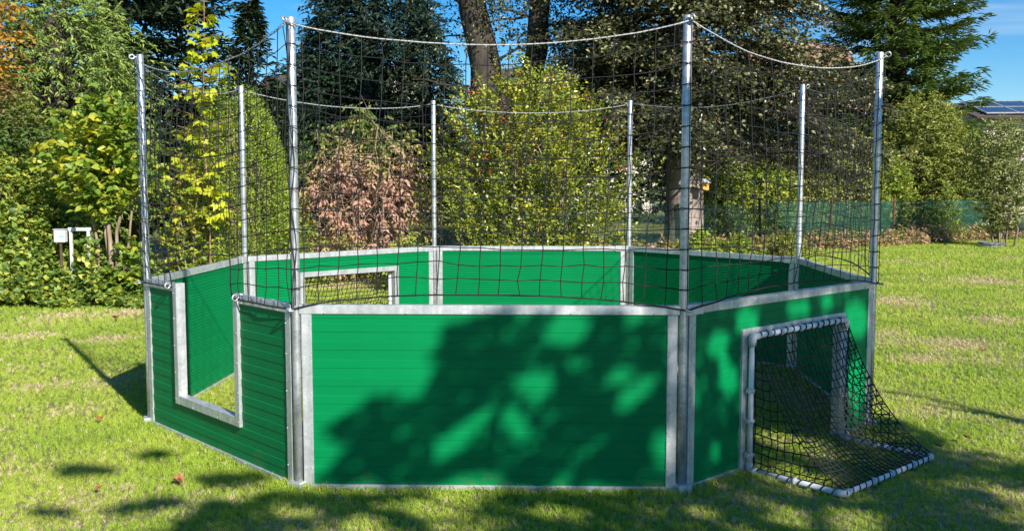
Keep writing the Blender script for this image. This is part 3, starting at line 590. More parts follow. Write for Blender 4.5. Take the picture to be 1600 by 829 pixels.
PROF = {'egg': lambda q: np.sqrt(np.clip(1 - (2 * np.clip(q, 0, 1) ** .85 - 1) ** 2, 0.02, 1)), 'dome': lambda q: np.sqrt(np.clip(1 - q ** 2.2, .02, 1)),
        'cone': lambda q: np.clip(1.02 - q, .03, 1) ** .75, 'column': lambda q: np.clip(1 - q ** 5, .1, 1), 'vase': lambda q: (.45 + .55 * np.clip(q / .55, 0, 1)) * np.sqrt(np.clip(1 - np.clip((q - .5) / .5, 0, 1) ** 2.5, .03, 1))}
def crown_points(r, n, base, h, rx, ry, z0, prof, fill, lump=.2):
    q = r.uniform(0, 1, 4 * n); q = q[r.uniform(0, 1, 4 * n) < PROF[prof](q) ** 1.3][:n]; n = len(q)
    az = r.uniform(0, 2 * math.pi, n); rho = r.uniform(0, 1, n) ** fill; ph = r.uniform(0, 6.28, 8)
    lm = 1 + lump * (.5 * np.sin(3 * az + ph[0] + 5 * q) + .5 * np.sin(5 * az + ph[1] - 9 * q) + .4 * np.sin(9 * az + ph[2] + 17 * q) + .3 * np.sin(14 * q + ph[3] + 2 * az))
    rr = PROF[prof](q) * rho * lm; out = np.stack([np.cos(az), np.sin(az), np.zeros(n)], -1)
    P = np.stack([base[0] + rx * rr * np.cos(az), base[1] + ry * rr * np.sin(az), z0 + (h - z0) * q * (1 + .04 * np.sin(4 * az + ph[4]) * (q > .5))], -1)
    return P, out, q, rho
def plant(name, label, cat, base, h, rx, ry=None, z0=.1, prof='egg', ns=700, nl=12, size=.06, aspect=.6, slen=.3, mat=None, tpl='oval', fill=.45, up=.5, outw=.8, droop=.15, stems=4, stem_r=.02, stem_mat='stem', seed=1,
          group=None, tintf=None, crown='foliage', lump=.2, root_spread=.15, twigs=40, spread=.5, lu=.6, parent_extra=None):
    r = np.random.default_rng(seed); ry = ry or rx; root = tag(empty(name, (base[0], base[1], 0)), label, cat, group)
    P, out_, q, rho = crown_points(r, ns, (0, 0), h, rx, ry, z0, prof, fill, lump)
    d = unit(out_ * outw + np.array([0, 0, 1.]) * (up + .35 * (q[:, None] - .4)) + r.normal(0, .35, P.shape)); ln = slen * r.uniform(.6, 1.25, len(P))
    b0 = P - d * ln[:, None] * .6
    LP, Fd, Nn, ti = spray_leaves(r, b0, d, ln, nl, droop, spread, lu)
    tn = np.clip(.5 + r.normal(0, .16, len(LP)) + r.normal(0, .13, len(P))[ti], 0, 1)
    if tintf: tn = np.clip(tintf(LP, tn, q[ti], r), 0, 1)
    keep = LP[:, 2] > .02
    sz = size * r.uniform(.6, 1.2, len(LP))
    link(crown, leaf_mesh(crown, LP[keep], Fd[keep], Nn[keep], sz[keep], aspect, tpl, mat, tn[keep]), root)
    tops = []
    for k in range(stems):
        a = 2 * math.pi * k / max(stems, 1) + r.uniform(-.5, .5); s0 = root_spread * r.uniform(.3, 1) if stems > 1 else 0
        p0 = (s0 * math.cos(a), s0 * math.sin(a), -.02); p1 = (rx * .5 * math.cos(a) * (stems > 1), ry * .5 * math.sin(a) * (stems > 1), z0 + (h - z0) * r.uniform(.6, .85))
        pts, rad = limb(r, p0, p1, stem_r * r.uniform(.8, 1.1), stem_r * .3, 8); tops.append(pts); MB().tube(pts, rad, 8).build('stem' if stems > 1 else 'trunk', M[stem_mat], root)
    if tops and twigs:
        lines = []
        for k in r.choice(len(P), min(twigs, len(P)), replace=False):
            s = tops[r.integers(len(tops))]; a = s[r.integers(2, len(s))]; pts, rad = limb(r, a, P[k], stem_r * .35, stem_r * .1, 5); lines.append((pts, rad))
        V, F = tubes_np(lines, 5); tag(link('twigs', mesh_np('twigs', V, F, M['twig' if stem_mat != 'stem' else 'stem'], smooth=True), root), kind='stuff')
    return root
def conifer(name, label, base, h, rb, z0, mat, seed, lev=.38, nb=8, droop=.12, tipup=.12, flen=.2, step=.16, taper=.8, zmax=None, group=None, bark='bark', irr=.15, aspect=.30, zj=.5, flat=.4, tin=.18, dn=.42):
    r = np.random.default_rng(seed); root = tag(empty(name, (base[0], base[1], 0)), label, 'tree', group)
    MB().tube([(0, 0, z) for z in np.linspace(-.05, h, 12)], np.linspace(.028 * h + .03, .01, 12), 10).build('trunk', M[bark], root)
    Ps, Ds, Ns, lines = [], [], [], []; z = z0
    while z < (zmax or h) - .1:
        Rz = rb * ((h - z) / (h - z0)) ** taper
        for k in range(nb):
            az = r.uniform(0, 6.283); ln = Rz * r.uniform(1 - irr * 2, 1 + irr); od = np.array([math.cos(az), math.sin(az), 0]); sd_ = np.array([-od[1], od[0], 0]); zz = z + r.uniform(-lev, lev) * zj
            t = np.linspace(0, 1, 6)[:, None]; br = od * ln * t + np.array([0, 0, 1]) * (zz - droop * ln * 2.2 * t + (droop * 1.2 + tipup) * ln * t ** 2); lines.append((br, np.linspace(.012 + .006 * ln, .004, 6)))
            nt_ = max(3, int(ln / step)); ta = (np.arange(nt_) + r.uniform(0, 1, nt_)) / nt_; ta = ta[ta > tin]
            for sg in (-1, 1):
                tl = np.clip((1.08 - ta) * .55, .08, .5) * min(1.6, .6 + ln * .28)
                pos = np.stack([np.interp(ta, t[:, 0], br[:, c]) for c in range(3)], -1); td_ = unit(od * .75 + sd_ * sg * .85 + np.array([0, 0, -.12]) + r.normal(0, .15, (len(ta), 3)))
                nf = max(2, int(.42 / flen * 2.2)); f = (np.arange(nf)[None] + r.uniform(0, 1, (len(ta), nf))) / nf
                p = pos[:, None] + td_[:, None] * (tl[:, None] * f)[..., None]; p[..., 2] -= .10 * f ** 2
                Ps.append(p.reshape(-1, 3)); Ds.append(unit(td_[:, None] + r.normal(0, dn, p.shape)).reshape(-1, 3)); Ns.append(unit(np.array([0, 0, 1.]) + od * .3 + r.normal(0, flat, p.shape)).reshape(-1, 3))
            tip = br[-1][None] - od * np.linspace(0, .4, 5)[:, None] * min(1, ln); Ps.append(tip); Ds.append(unit(np.repeat(od[None], 5, 0) + r.normal(0, .3, (5, 3)))); Ns.append(np.repeat(np.array([[0, 0, 1.]]), 5, 0))
        z += lev * r.uniform(.8, 1.2)
    P, D_, N_ = map(np.concatenate, (Ps, Ds, Ns)); tn = np.clip(.5 + r.normal(0, .22, len(P)), 0, 1)
    link('foliage', leaf_mesh('foliage', P, D_, N_, flen * r.uniform(.7, 1.25, len(P)), aspect, 'oval', mat, tn), root)
    V, F = tubes_np(lines, 5); tag(link('boughs', mesh_np('boughs', V, F, M[bark]), root), kind='stuff')
    print(name, len(P)); return root

# leaf colours
LM = {}
LM['lilac'] = mat_leaf('heart_leaf', [(.1, (0.066, 0.140, 0.022)), (.45, (0.171, 0.280, 0.038)), (.75, (0.363, 0.411, 0.047)), (1, (0.603, 0.519, 0.043))], .42)
LM['ivy'] = mat_leaf('ivy_leaf', [(.1, (0.068, 0.143, 0.032)), (.5, (0.206, 0.311, 0.059)), (.8, (0.512, 0.519, 0.079)), (1, (0.620, 0.571, 0.135))], .45)
LM['yew'] = mat_leaf('yew_needle', [(.1, (0.084, 0.149, 0.037)), (.5, (0.210, 0.301, 0.059)), (1, (0.416, 0.459, 0.086))], .5, .15)
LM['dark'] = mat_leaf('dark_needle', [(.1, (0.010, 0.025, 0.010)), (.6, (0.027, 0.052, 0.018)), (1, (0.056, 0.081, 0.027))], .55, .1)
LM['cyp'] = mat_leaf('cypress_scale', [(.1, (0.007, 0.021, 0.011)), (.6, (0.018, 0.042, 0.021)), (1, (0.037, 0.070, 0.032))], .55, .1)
LM['spruce'] = mat_leaf('spruce_needle', [(.1, (0.047, 0.094, 0.023)), (.5, (0.118, 0.193, 0.041)), (1, (0.262, 0.317, 0.063))], .5, .15)
LM['thuja'] = mat_leaf('thuja_scale', [(.1, (0.146, 0.237, 0.031)), (.5, (0.268, 0.366, 0.044)), (1, (0.487, 0.516, 0.073))], .5, .25)
LM['maple'] = mat_leaf('yellow_maple_leaf', [(.1, (0.310, 0.419, 0.023)), (.5, (0.558, 0.589, 0.031)), (1, (0.600, 0.600, 0.046))], .45, .4)
LM['pink'] = mat_leaf('dried_leaf', [(.05, (0.08, 0.15, 0.03)), (.3, (0.26, 0.29, 0.06)), (.5, (0.48, 0.39, 0.15)), (.7, (0.60, 0.38, 0.27)), (1, (0.60, 0.30, 0.27))], .6, .35)
LM['holly'] = mat_leaf('holly_leaf', [(.1, (0.077, 0.126, 0.019)), (.5, (0.193, 0.251, 0.036)), (.85, (0.493, 0.452, 0.050)), (1, (0.620, 0.552, 0.074))], .28, .15, .6)
LM['beech'] = mat_leaf('copper_beech_leaf', [(.05, (0.025, 0.034, 0.014)), (.4, (0.075, 0.086, 0.030)), (.65, (0.172, 0.172, 0.063)), (.85, (0.414, 0.414, 0.207)), (1, (0.345, 0.184, 0.081))], .33, .15, .6)
LM['willow'] = mat_leaf('grey_green_leaf', [(.1, (0.116, 0.154, 0.033)), (.5, (0.276, 0.318, 0.061)), (1, (0.506, 0.473, 0.124))], .5, .25)
LM['pale'] = mat_leaf('pale_leaf', [(.1, (0.108, 0.162, 0.041)), (.5, (0.270, 0.311, 0.095)), (1, (0.567, 0.513, 0.243))], .5, .3)
LM['mid'] = mat_leaf('garden_leaf', [(.1, (0.099, 0.178, 0.032)), (.5, (0.251, 0.341, 0.053)), (1, (0.603, 0.534, 0.077))], .45, .25)
LM['orange'] = mat_leaf('autumn_leaf', [(.1, (0.248, 0.202, 0.031)), (.5, (0.527, 0.310, 0.046)), (1, (0.600, 0.202, 0.046))], .5, .35)
LM['rust'] = mat_leaf('russet_leaf', [(.05, (0.08, 0.15, 0.03)), (.4, (0.16, 0.20, 0.04)), (.7, (0.30, 0.17, 0.07)), (1, (0.36, 0.13, 0.08))], .5, .25)
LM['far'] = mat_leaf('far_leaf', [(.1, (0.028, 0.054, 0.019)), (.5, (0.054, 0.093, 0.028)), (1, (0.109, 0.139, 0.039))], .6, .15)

# ------------------------------------------------------------------ the garden edge, from left to right
def grad(lo, hi, amt):    # leaves turning towards the top or bottom of a plant
    return lambda P, t, q, r: t + amt * np.clip((P[:, 2] - lo) / (hi - lo), 0, 1)
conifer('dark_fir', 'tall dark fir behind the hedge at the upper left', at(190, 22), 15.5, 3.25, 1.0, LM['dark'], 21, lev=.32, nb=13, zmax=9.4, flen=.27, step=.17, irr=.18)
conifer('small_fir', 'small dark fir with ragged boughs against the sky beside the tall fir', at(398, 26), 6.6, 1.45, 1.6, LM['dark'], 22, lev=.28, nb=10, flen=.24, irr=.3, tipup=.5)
plant('yew_tree', 'sunlit green yew standing before the dark fir at the left', 'tree', at(95, 17.5), 5.6, 1.75, z0=.6, prof='egg', ns=2600, nl=14, size=.11, aspect=.30, slen=.42, mat=LM['yew'], tpl='frond', fill=.30, up=.1, droop=.35, stems=1, stem_r=.13, stem_mat='bark', seed=31, lump=.3)
plant('golden_tree', 'thin tree with orange autumn leaves at the top left corner', 'tree', at(-35, 15.5), 5.2, .85, z0=3.2, prof='egg', ns=260, nl=10, size=.10, aspect=.6, slen=.45, mat=LM['orange'], up=.2, stems=1, stem_r=.05, stem_mat='bark', seed=32)
plant('russet_shrub', 'tall shrub with russet leaves on top at the left edge', 'shrub', at(10, 15.2), 3.25, .95, .8, z0=.5, prof='egg', ns=1000, nl=12, size=.09, aspect=.5, slen=.4, mat=LM['rust'], fill=.4, stems=5, stem_r=.022, seed=33, tintf=lambda P, t, q, r: t * .7 - .3 + .6 * np.clip((P[:, 2] - 2.3) / .9, 0, 1))
plant('bramble_hedge', 'leafy green bush low beside the white wooden frame at the left edge', 'shrub', at(30, 14.6), 2.1, 1.0, .7, z0=.2, prof='dome', ns=1300, nl=12, size=.085, aspect=.6, slen=.32, mat=LM['mid'], fill=.4, stems=4, stem_r=.015, seed=34)
plant('lilac_bush', 'bright yellow-green bush with heart-shaped leaves and pale stems left of the court', 'shrub', at(166, 13.75), 3.05, .70, .62, z0=1.3, prof='egg', ns=300, nl=10, size=.11, aspect=.85, slen=.46, mat=LM['lilac'], tpl='heart', fill=.5, up=.65, droop=.2, stems=0, seed=35, lump=.42,
      tintf=lambda P, t, q, r: t + .12 * (P[:, 0] < -.1) + .05)
lil = bpy.data.objects['lilac_bush']; r = np.random.default_rng(9)
for (x0, y0, x1, z1, rd) in ((.02, 0, .06, 2.2, .045), (.09, -.02, .26, 2.0, .034), (-.10, .08, -.35, 2.1, .03), (.0, .1, -.12, 2.5, .028), (.18, .1, .42, 1.7, .024)):
    pts, rad = limb(r, (x0, y0, -.02), (x1, y0 + r.uniform(-.1, .1), z1), rd, .010, 9, .03); MB().tube(pts, rad, 9).build('stem', M['stem'], lil)
plant('lilac_sucker', 'low heart-leaved shoots at the foot of the pale-stemmed bush', 'shrub', at(205, 13.55), 1.0, .42, .35, z0=.02, prof='dome', ns=150, nl=9, size=.095, aspect=.85, slen=.25, mat=LM['lilac'], tpl='heart', fill=.5, stems=3, stem_r=.008, seed=36)
for (u, D, h, rx, sd_, lb_) in ((-130, 15.0, 3.4, 1.3, 37, 'tall green hedge bush beyond the left edge of the lawn'), (-330, 15.5, 3.0, 1.4, 38, 'broad green hedge bush farther beyond the left edge'), (-560, 16.0, 3.3, 1.5, 39, 'outermost green hedge bush on the left')):
    plant('hedge_bush', lb_, 'shrub', at(u, D), h, rx, z0=.05, prof='egg', ns=1300, nl=12, size=.10, aspect=.55, slen=.4, mat=LM['mid'], fill=.35, stems=4, stem_r=.025, seed=sd_, group='hedge left of the lawn')
# ground ivy below the hedge
r = np.random.default_rng(40); n = 21000
u_ = r.uniform(-120, 262, n); D_ = r.uniform(13.15, 15.6, n); c = np.array([at(a, b) for a, b in zip(u_, D_)])
hh = np.clip((D_ - 13.12) * 1.15 + .16 * np.sin(u_ * .05) + .10 * np.sin(u_ * .13 + D_ * 3), .03, 1.3) * np.clip((270 - u_) / 70, .25, 1) * np.where(u_ > 150, .55, 1)
P = np.stack([c[:, 0], c[:, 1], hh * r.uniform(.35, 1.05, n) + .02], -1); d = unit(np.stack([r.normal(.1, .5, n), r.normal(-.5, .4, n), r.normal(.3, .3, n)], -1))
tag(link('ground_ivy', leaf_mesh('ground_ivy', P, d, unit(np.stack([r.normal(0, .35, n), r.normal(-.55, .35, n), np.ones(n)], -1)), r.uniform(.05, .11, n), .85, 'heart', LM['ivy'], np.clip(r.normal(.5, .22, n), 0, 1))), 'low ivy and brambles covering the bank at the left edge', 'ivy', kind='stuff')
# maple sapling: straight red stem with tiers of yellow leaves
mb = at(325, 15.3); ms = tag(empty('maple_sapling', (mb[0], mb[1], 0)), 'slender maple sapling with bright yellow leaves rising above the net corner', 'tree')
MB().tube([(0.0 + .03 * math.sin(z * 1.7), 0, z) for z in np.linspace(0, 4.55, 14)], np.linspace(.018, .005, 14), 8).build('trunk', M['redstem'], ms)
r = np.random.default_rng(41); bs, ds, ls = [], [], []
for z in np.arange(1.0, 4.5, .19):
    for k in range(5 if z < 3.6 else 3):
        a = r.uniform(0, 6.28); ln = (.16 + .34 * min(1, (4.75 - z) / 1.6)) * r.uniform(.7, 1.2) * (1.1 if z < 2.6 else 1); bs.append((0, 0, z + r.normal(0, .07))); ds.append((math.cos(a), math.sin(a), .35)); ls.append(ln)
bs = np.array(bs, float); ds = unit(np.array(ds)); ls = np.array(ls); LP, Fd, Nn, ti = spray_leaves(r, bs + ds * .06, ds, ls, 5, .2, .55, 1.0)
link('foliage', leaf_mesh('foliage', LP, Fd - np.array([0, 0, .35]), Nn, r.uniform(.09, .16, len(LP)), .95, 'maple', LM['maple'], np.clip(r.normal(.5, .25, len(LP)), 0, 1)), ms)
V, F = tubes_np([(np.array([b, b + d * l]), .004) for b, d, l in zip(bs, ds, ls)], 4); tag(link('twigs', mesh_np('twigs', V, F, M['redstem']), ms), kind='stuff')
plant('thuja_bush', 'rounded yellow-green conifer bush behind the left net', 'shrub', at(375, 16.3), 3.30, .98, z0=.1, prof='dome', ns=4200, nl=10, size=.07, aspect=.36, slen=.22, mat=LM['thuja'], tpl='frond', fill=.14, up=1.1, outw=.5, droop=0, stems=3, stem_r=.03, seed=42, lump=.08)
plant('yellow_shrub', 'thin shrub with yellowing leaves low behind the left net', 'shrub', at(290, 15.4), 2.3, .55, .5, z0=.1, prof='egg', ns=260, nl=11, size=.085, aspect=.6, slen=.36, mat=LM['lilac'], fill=.5, stems=5, stem_r=.014, seed=43, tintf=lambda P, t, q, r: t + .15)
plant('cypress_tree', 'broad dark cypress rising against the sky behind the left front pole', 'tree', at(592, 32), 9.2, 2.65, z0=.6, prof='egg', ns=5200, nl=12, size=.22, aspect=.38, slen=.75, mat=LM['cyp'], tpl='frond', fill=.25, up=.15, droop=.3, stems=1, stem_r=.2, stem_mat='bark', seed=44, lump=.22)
def pinkt(P, t, q, r): z = P[:, 2] + .25 * np.sin(P[:, 0] * 5) + r.normal(0, .12, len(q)); return t * .55 + np.where(z > 2.4, -.10, np.where(z > 1.9, .14 + .5 * (2.4 - z), np.where(z > .7, .50, .2))) + r.normal(0, .10, len(z)) - .3 * (np.abs(P[:, 0]) > .9)
plant('dried_shrub', 'shrub with pinkish dried hanging leaves under a green top', 'shrub', at(572, 17.2), 3.25, 1.75, 1.0, z0=.2, prof='column', ns=1150, nl=9, size=.11, aspect=.42, slen=.42, mat=LM['pink'], fill=.6, up=.35, droop=.7, stems=9, stem_r=.024, seed=45, tintf=pinkt, root_spread=.7, lu=.2, lump=.4, twigs=110)
plant('holly_bush', 'dense glossy holly bush with red berries in the middle', 'shrub', at(828, 16.6), 3.72, 1.52, 1.25, z0=.1, prof='egg', ns=3300, nl=12, size=.075, aspect=.55, slen=.40, mat=LM['holly'], fill=.30, up=.8, droop=.02, stems=4, stem_r=.035, seed=46, lump=.36, tintf=lambda P, t, q, r: t + .10 * np.clip((P[:, 2] - 1.8) / 1.5, 0, 1))
hb = bpy.data.objects['holly_bush']; r = np.random.default_rng(47); Pq, o_, q, rho = crown_points(r, 420, (0, 0), 3.72, 1.55, 1.28, .1, 'egg', .08, .28); Pq = Pq[(Pq[:, 2] > 1.9) & (Pq[:, 1] < .4)]
Vb, Fb = [], []
oc = np.array([(1, 0, 0), (-1, 0, 0), (0, 1, 0), (0, -1, 0), (0, 0, 1), (0, 0, -1)]); of = np.array([(0, 2, 4), (2, 1, 4), (1, 3, 4), (3, 0, 4), (2, 0, 5), (1, 2, 5), (3, 1, 5), (0, 3, 5)])
for p in Pq:
    for k in range(r.integers(2, 6)): Fb.append(of + 6 * len(Vb)); Vb.append(p + r.normal(0, .025, 3) + oc * .013)
M['berry'] = mat_noise('red_berry', (0.35, 0.03, 0.012), (0.5, 0.09, 0.02), 5, .3)
tag(link('berries', mesh_np('berries', np.concatenate(Vb), np.concatenate(Fb), M['berry'], smooth=True), hb), kind='stuff')
# leaning big tree behind the holly
lb = at(800, 24.5); lt = tag(empty('leaning_tree', (lb[0], lb[1], 0)), 'leaning thick-trunked tree with bark darkened for shade, forking behind the holly', 'tree'); r = np.random.default_rng(48)
pts, rad = limb(r, (0, 0, -.05), (-1.35, .2, 8.2), .50, .30, 12, .02); MB().tube(pts, rad, 14).build('trunk', M['bark'], lt)
pts2, rad2 = limb(r, (.15, .1, 1.6), (.95, .5, 9.0), .34, .2, 10, .02); MB().tube(pts2, rad2, 12).build('limb', M['bark'], lt)
bp, ln_ = [], []
for k in range(26):
    s = pts if k % 2 else pts2; a = s[r.integers(5, len(s))]; b = a + np.array([r.uniform(-2.0, 1.4), r.uniform(-1, 1), r.uniform(-.6, 1.2)]); p_, rd_ = limb(r, a, b, .05, .012, 6); ln_.append((p_, rd_)); bp += [p_[3], p_[4], p_[5], p_[5], (p_[4] + p_[5]) / 2]
V, F = tubes_np(ln_, 6); tag(link('boughs', mesh_np('boughs', V, F, M['bark'], smooth=True), lt), kind='stuff')
bp = np.repeat(np.array(bp), 7, 0) + r.normal(0, .28, (len(bp) * 7, 3)); dd = unit(r.normal(0, 1, bp.shape) + np.array([0, 0, -.5])); LP, Fd, Nn, ti = spray_leaves(r, bp, dd, .45, 9, .3)
link('foliage', leaf_mesh('foliage', LP, Fd, Nn, r.uniform(.06, .12, len(LP)), .5, 'oval', LM['beech'], np.clip(r.normal(.35, .2, len(LP)), 0, 1)), lt)
# copper beech
bb_ = at(1068, 24); be = tag(empty('beech_tree', (bb_[0], bb_[1], 0)), 'large copper beech with a broad pale trunk behind the right front pole', 'tree'); r = np.random.default_rng(50)
MB().tube([(.02 * math.sin(z), 0, z) for z in (-.05, .15, .5, 1.2, 2.2, 3.5, 5, 7, 9)], [.66, .56, .50, .47, .46, .44, .38, .28, .16], 20).build('trunk', M['beech_bark'], be)
ln_, bp, bd = [], [], []
for k in range(155):
    z = r.uniform(2.3, 8.6); az = r.uniform(0, 6.283); ext = 4.2 * (1 - .35 * abs(z - 3.5) / 5) * r.uniform(.75, 1.08); a = np.array([0, 0, z]); ext *= 1 + .16 * max(0, math.cos(az)); b = np.array([ext * math.cos(az), ext * .8 * math.sin(az), z + r.uniform(-1.3, .5) * (1 if z > 2.6 else .4)]); b[2] = max(b[2], 1.0)
    p_, rd_ = limb(r, a, b, .07, .012, 9, .07); ln_.append((p_, rd_))
    for j in range(22):
        t = r.uniform(.25, 1) ** .8 * 8; q0 = np.array([np.interp(t, np.arange(9), p_[:, c]) for c in range(3)]); d0 = unit(p_[-1] - p_[0]); sd_ = np.array([-d0[1], d0[0], 0]) * r.choice([-1, 1])
        d1 = unit(d0 * .6 + sd_ * r.uniform(.2, 1.1) + np.array([0, 0, r.uniform(-.35, .2)])); bp.append(q0); bd.append(d1)
for k in range(420):                              # leafy shoots close to the stem
    a = r.uniform(2.9, 6.5) ; rr_ = r.uniform(.5, 1.6); z = r.uniform(2.5, 9); bp.append(np.array([rr_ * math.cos(a), rr_ * math.sin(a), z])); bd.append(unit(np.array([math.cos(a), math.sin(a), r.uniform(-.6, .3)])))
bp = np.array(bp); bd = np.array(bd); ll = r.uniform(.4, 1.1, len(bp)); ln_ += [(np.array([p, p + d * l * .9]), np.array([.012, .004])) for p, d, l in zip(bp, bd, ll)]
LP, Fd, Nn, ti = spray_leaves(r, bp, bd, ll, 34, .25, .6, 1.0); LP += r.normal(0, .10, LP.shape); cl_ = ~((np.abs(LP[:, 0]) < 1.0) & (LP[:, 1] < .3) & (LP[:, 2] < 2.15 + .25 * np.sin(LP[:, 0] * 7)))
hd_ = LP[:, 0] * .577 - LP[:, 1] * .816; lt_ = LP[:, 0] * .816 + LP[:, 1] * .577; cl_ &= ~((hd_ > .2) & (np.abs(lt_) < .75) & (LP[:, 2] < 1.75 + .577 * hd_ + r.normal(0, .15, len(LP))) & (r.uniform(0, 1, len(LP)) < .96))
tn = np.clip(r.normal(.40, .2, len(LP)) + r.normal(0, .15, len(bp))[ti] + .06 * (LP[:, 0] > 1.5), 0, 1)
link('foliage', leaf_mesh('foliage', LP[cl_], Fd[cl_], Nn[cl_], r.uniform(.07, .135, cl_.sum()), .66, 'oval', LM['beech'], tn[cl_]), be)
V, F = tubes_np(ln_, 6); tag(link('boughs', mesh_np('boughs', V, F, M['bark'], smooth=True), be), kind='stuff')
# right-hand side
conifer('spruce_tree', 'tall green spruce against the blue sky at the right', at(1392, 36), 18.5, 3.6, .8, LM['spruce'], 51, lev=.58, nb=26, zmax=10.8, tin=.08, flen=.30, step=.11, tipup=.20, irr=.16, taper=.6, zj=.14, flat=.22, aspect=.15, droop=.17, dn=.2)
plant('willow_bush', 'large grey-green bush spilling over the fence at the right', 'shrub', at(1442, 32.6), 4.75, 1.75, 1.3, z0=.5, prof='egg', ns=3000, nl=12, size=.13, aspect=.32, slen=.55, mat=LM['willow'], fill=.28, up=.5, droop=.3, stems=4, stem_r=.05, seed=52, lump=.25)
plant('olive_bush', 'darker leafy bush behind the right-hand fence post', 'shrub', at(1506, 32.4), 3.6, 1.1, .9, z0=.2, prof='egg', ns=1300, nl=12, size=.11, aspect=.45, slen=.45, mat=LM['mid'], fill=.3, stems=3, stem_r=.04, seed=53)
plant('pale_shrub', 'thin pale-leaved multi-stemmed shrub in front of the house wall', 'shrub', at(1566, 26.5), 3.5, 1.1, .8, z0=.55, prof='vase', ns=1000, nl=11, size=.12, aspect=.42, slen=.5, mat=LM['pale'], fill=.5, up=.7, stems=6, stem_r=.032, seed=54, root_spread=.35, twigs=25)
for (u, D, h, rx, mt, sd_, lb_) in ((1120, 28.6, 2.5, 0.99, 'mid', 55, 'green bush right of the broad beech trunk'), (1175, 29.2, 3.2, 1.21, 'mid', 56, 'taller green bush beside the rusty fence post behind the net'), (1250, 30.2, 2.7, 1.10, 'willow', 57, 'grey-green bush behind the far right pole'), (1318, 31.0, 3.5, 1.26, 'willow', 58, 'grey-green bush under the beech, left of the right pole'),
                              (1375, 31.4, 2.9, 0.99, 'mid', 59, 'green bush just behind the right pole and fence')):
    plant('garden_bush', lb_, 'shrub', at(u, D), h, rx, z0=.1, prof='egg', ns=900, nl=12, size=.12, aspect=.5, slen=.45, mat=LM[mt], fill=.35, stems=3, stem_r=.03, seed=sd_, group='bushes along the far fence')
for (u, D, h, rx, mt, sd_, lb_) in ((1095, 21.0, .75, .5, 'thuja', 60, 'low yellow-green plant at the foot of the beech trunk'), (1150, 21.5, .6, .6, 'lilac', 61, 'low yellowing plant between beech trunk and rusty post'), (1230, 23, .6, .7, 'willow', 62, 'low grey-green plant behind the far right pole'), (1478, 29.2, 1.7, .55, 'mid', 65, 'dark leafy plant climbing the fence near the right fence post'), (1345, 28.6, 1.1, .6, 'willow', 66, 'low grey-green plant before the fence beside the right pole'), (640, 15.6, .9, .5, 'mid', 63, 'low green plant under the dried shrub'), (455, 16.2, 1.3, .6, 'mid', 64, 'low green bush left of the dried shrub')):
    plant('low_plant', lb_, 'plant', at(u, D), h, rx, z0=.02, prof='dome', ns=230, nl=10, size=.08, aspect=.5, slen=.26, mat=LM[mt], fill=.5, stems=3, stem_r=.008, seed=sd_, twigs=10)
# far trees closing the view
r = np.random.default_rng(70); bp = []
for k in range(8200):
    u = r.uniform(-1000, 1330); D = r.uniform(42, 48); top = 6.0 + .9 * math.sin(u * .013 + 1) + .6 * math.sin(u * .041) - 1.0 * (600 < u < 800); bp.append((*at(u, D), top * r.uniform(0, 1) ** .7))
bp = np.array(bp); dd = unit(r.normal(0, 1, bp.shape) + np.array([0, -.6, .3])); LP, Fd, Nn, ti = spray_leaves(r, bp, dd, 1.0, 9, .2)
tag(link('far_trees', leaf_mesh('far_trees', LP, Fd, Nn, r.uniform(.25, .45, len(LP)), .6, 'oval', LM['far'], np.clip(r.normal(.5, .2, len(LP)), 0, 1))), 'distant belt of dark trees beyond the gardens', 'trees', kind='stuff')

# ------------------------------------------------------------------ fence along the gardens
FA, FB = at(330, 17.0), at(1560, 31.5)
fence = tag(empty('wire_fence', (FA[0], FA[1], 0), math.atan2(*(FB - FA)[::-1])), 'green wire mesh fence on rusty posts running behind the shrubs', 'fence')
FL_ = float(np.linalg.norm(FB - FA)); nb = 9; bw = FL_ / nb
post = MB().tube([(0, 0, 0), (0, 0, 1.33)], .032, 8).bbox(-.03, .03, -.03, .03, 1.33, 1.345).mesh('post', M['rust'])
def meshpanel():
    lines = []; h0, h1, c = .04, 1.22, .075
    for k in range(-int((h1 - h0) / c) - 1, int(bw / c) + 1):
        for sg in (1, -1):
            x = k * c if sg > 0 else bw - k * c; a = np.array([x, h0]); b = np.array([x + sg * (h1 - h0), h1])
            # clip to the bay
            t0 = 0.; t1 = 1.
            for lim, s_ in ((0, 1), (bw, -1)):
                da, db = s_ * (a[0] - lim), s_ * (b[0] - lim)
                if da < 0 and db < 0: t0 = 2
                elif da < 0: t0 = max(t0, da / (da - db))
                elif db < 0: t1 = min(t1, da / (da - db))
            if t0 < t1 - .01:
                p, q = a + (b - a) * t0, a + (b - a) * t1; lines.append((np.array([(p[0], .004 * sg, p[1]), (q[0], .004 * sg, q[1])]), .0045))
    for z in (h0, .63, h1): lines.append((np.array([(0, 0, z), (bw, 0, z)]), .005))
    V, F = tubes_np(lines, 3); return mesh_np('wire_mesh', V, F, M['wire'])
wm = meshpanel()
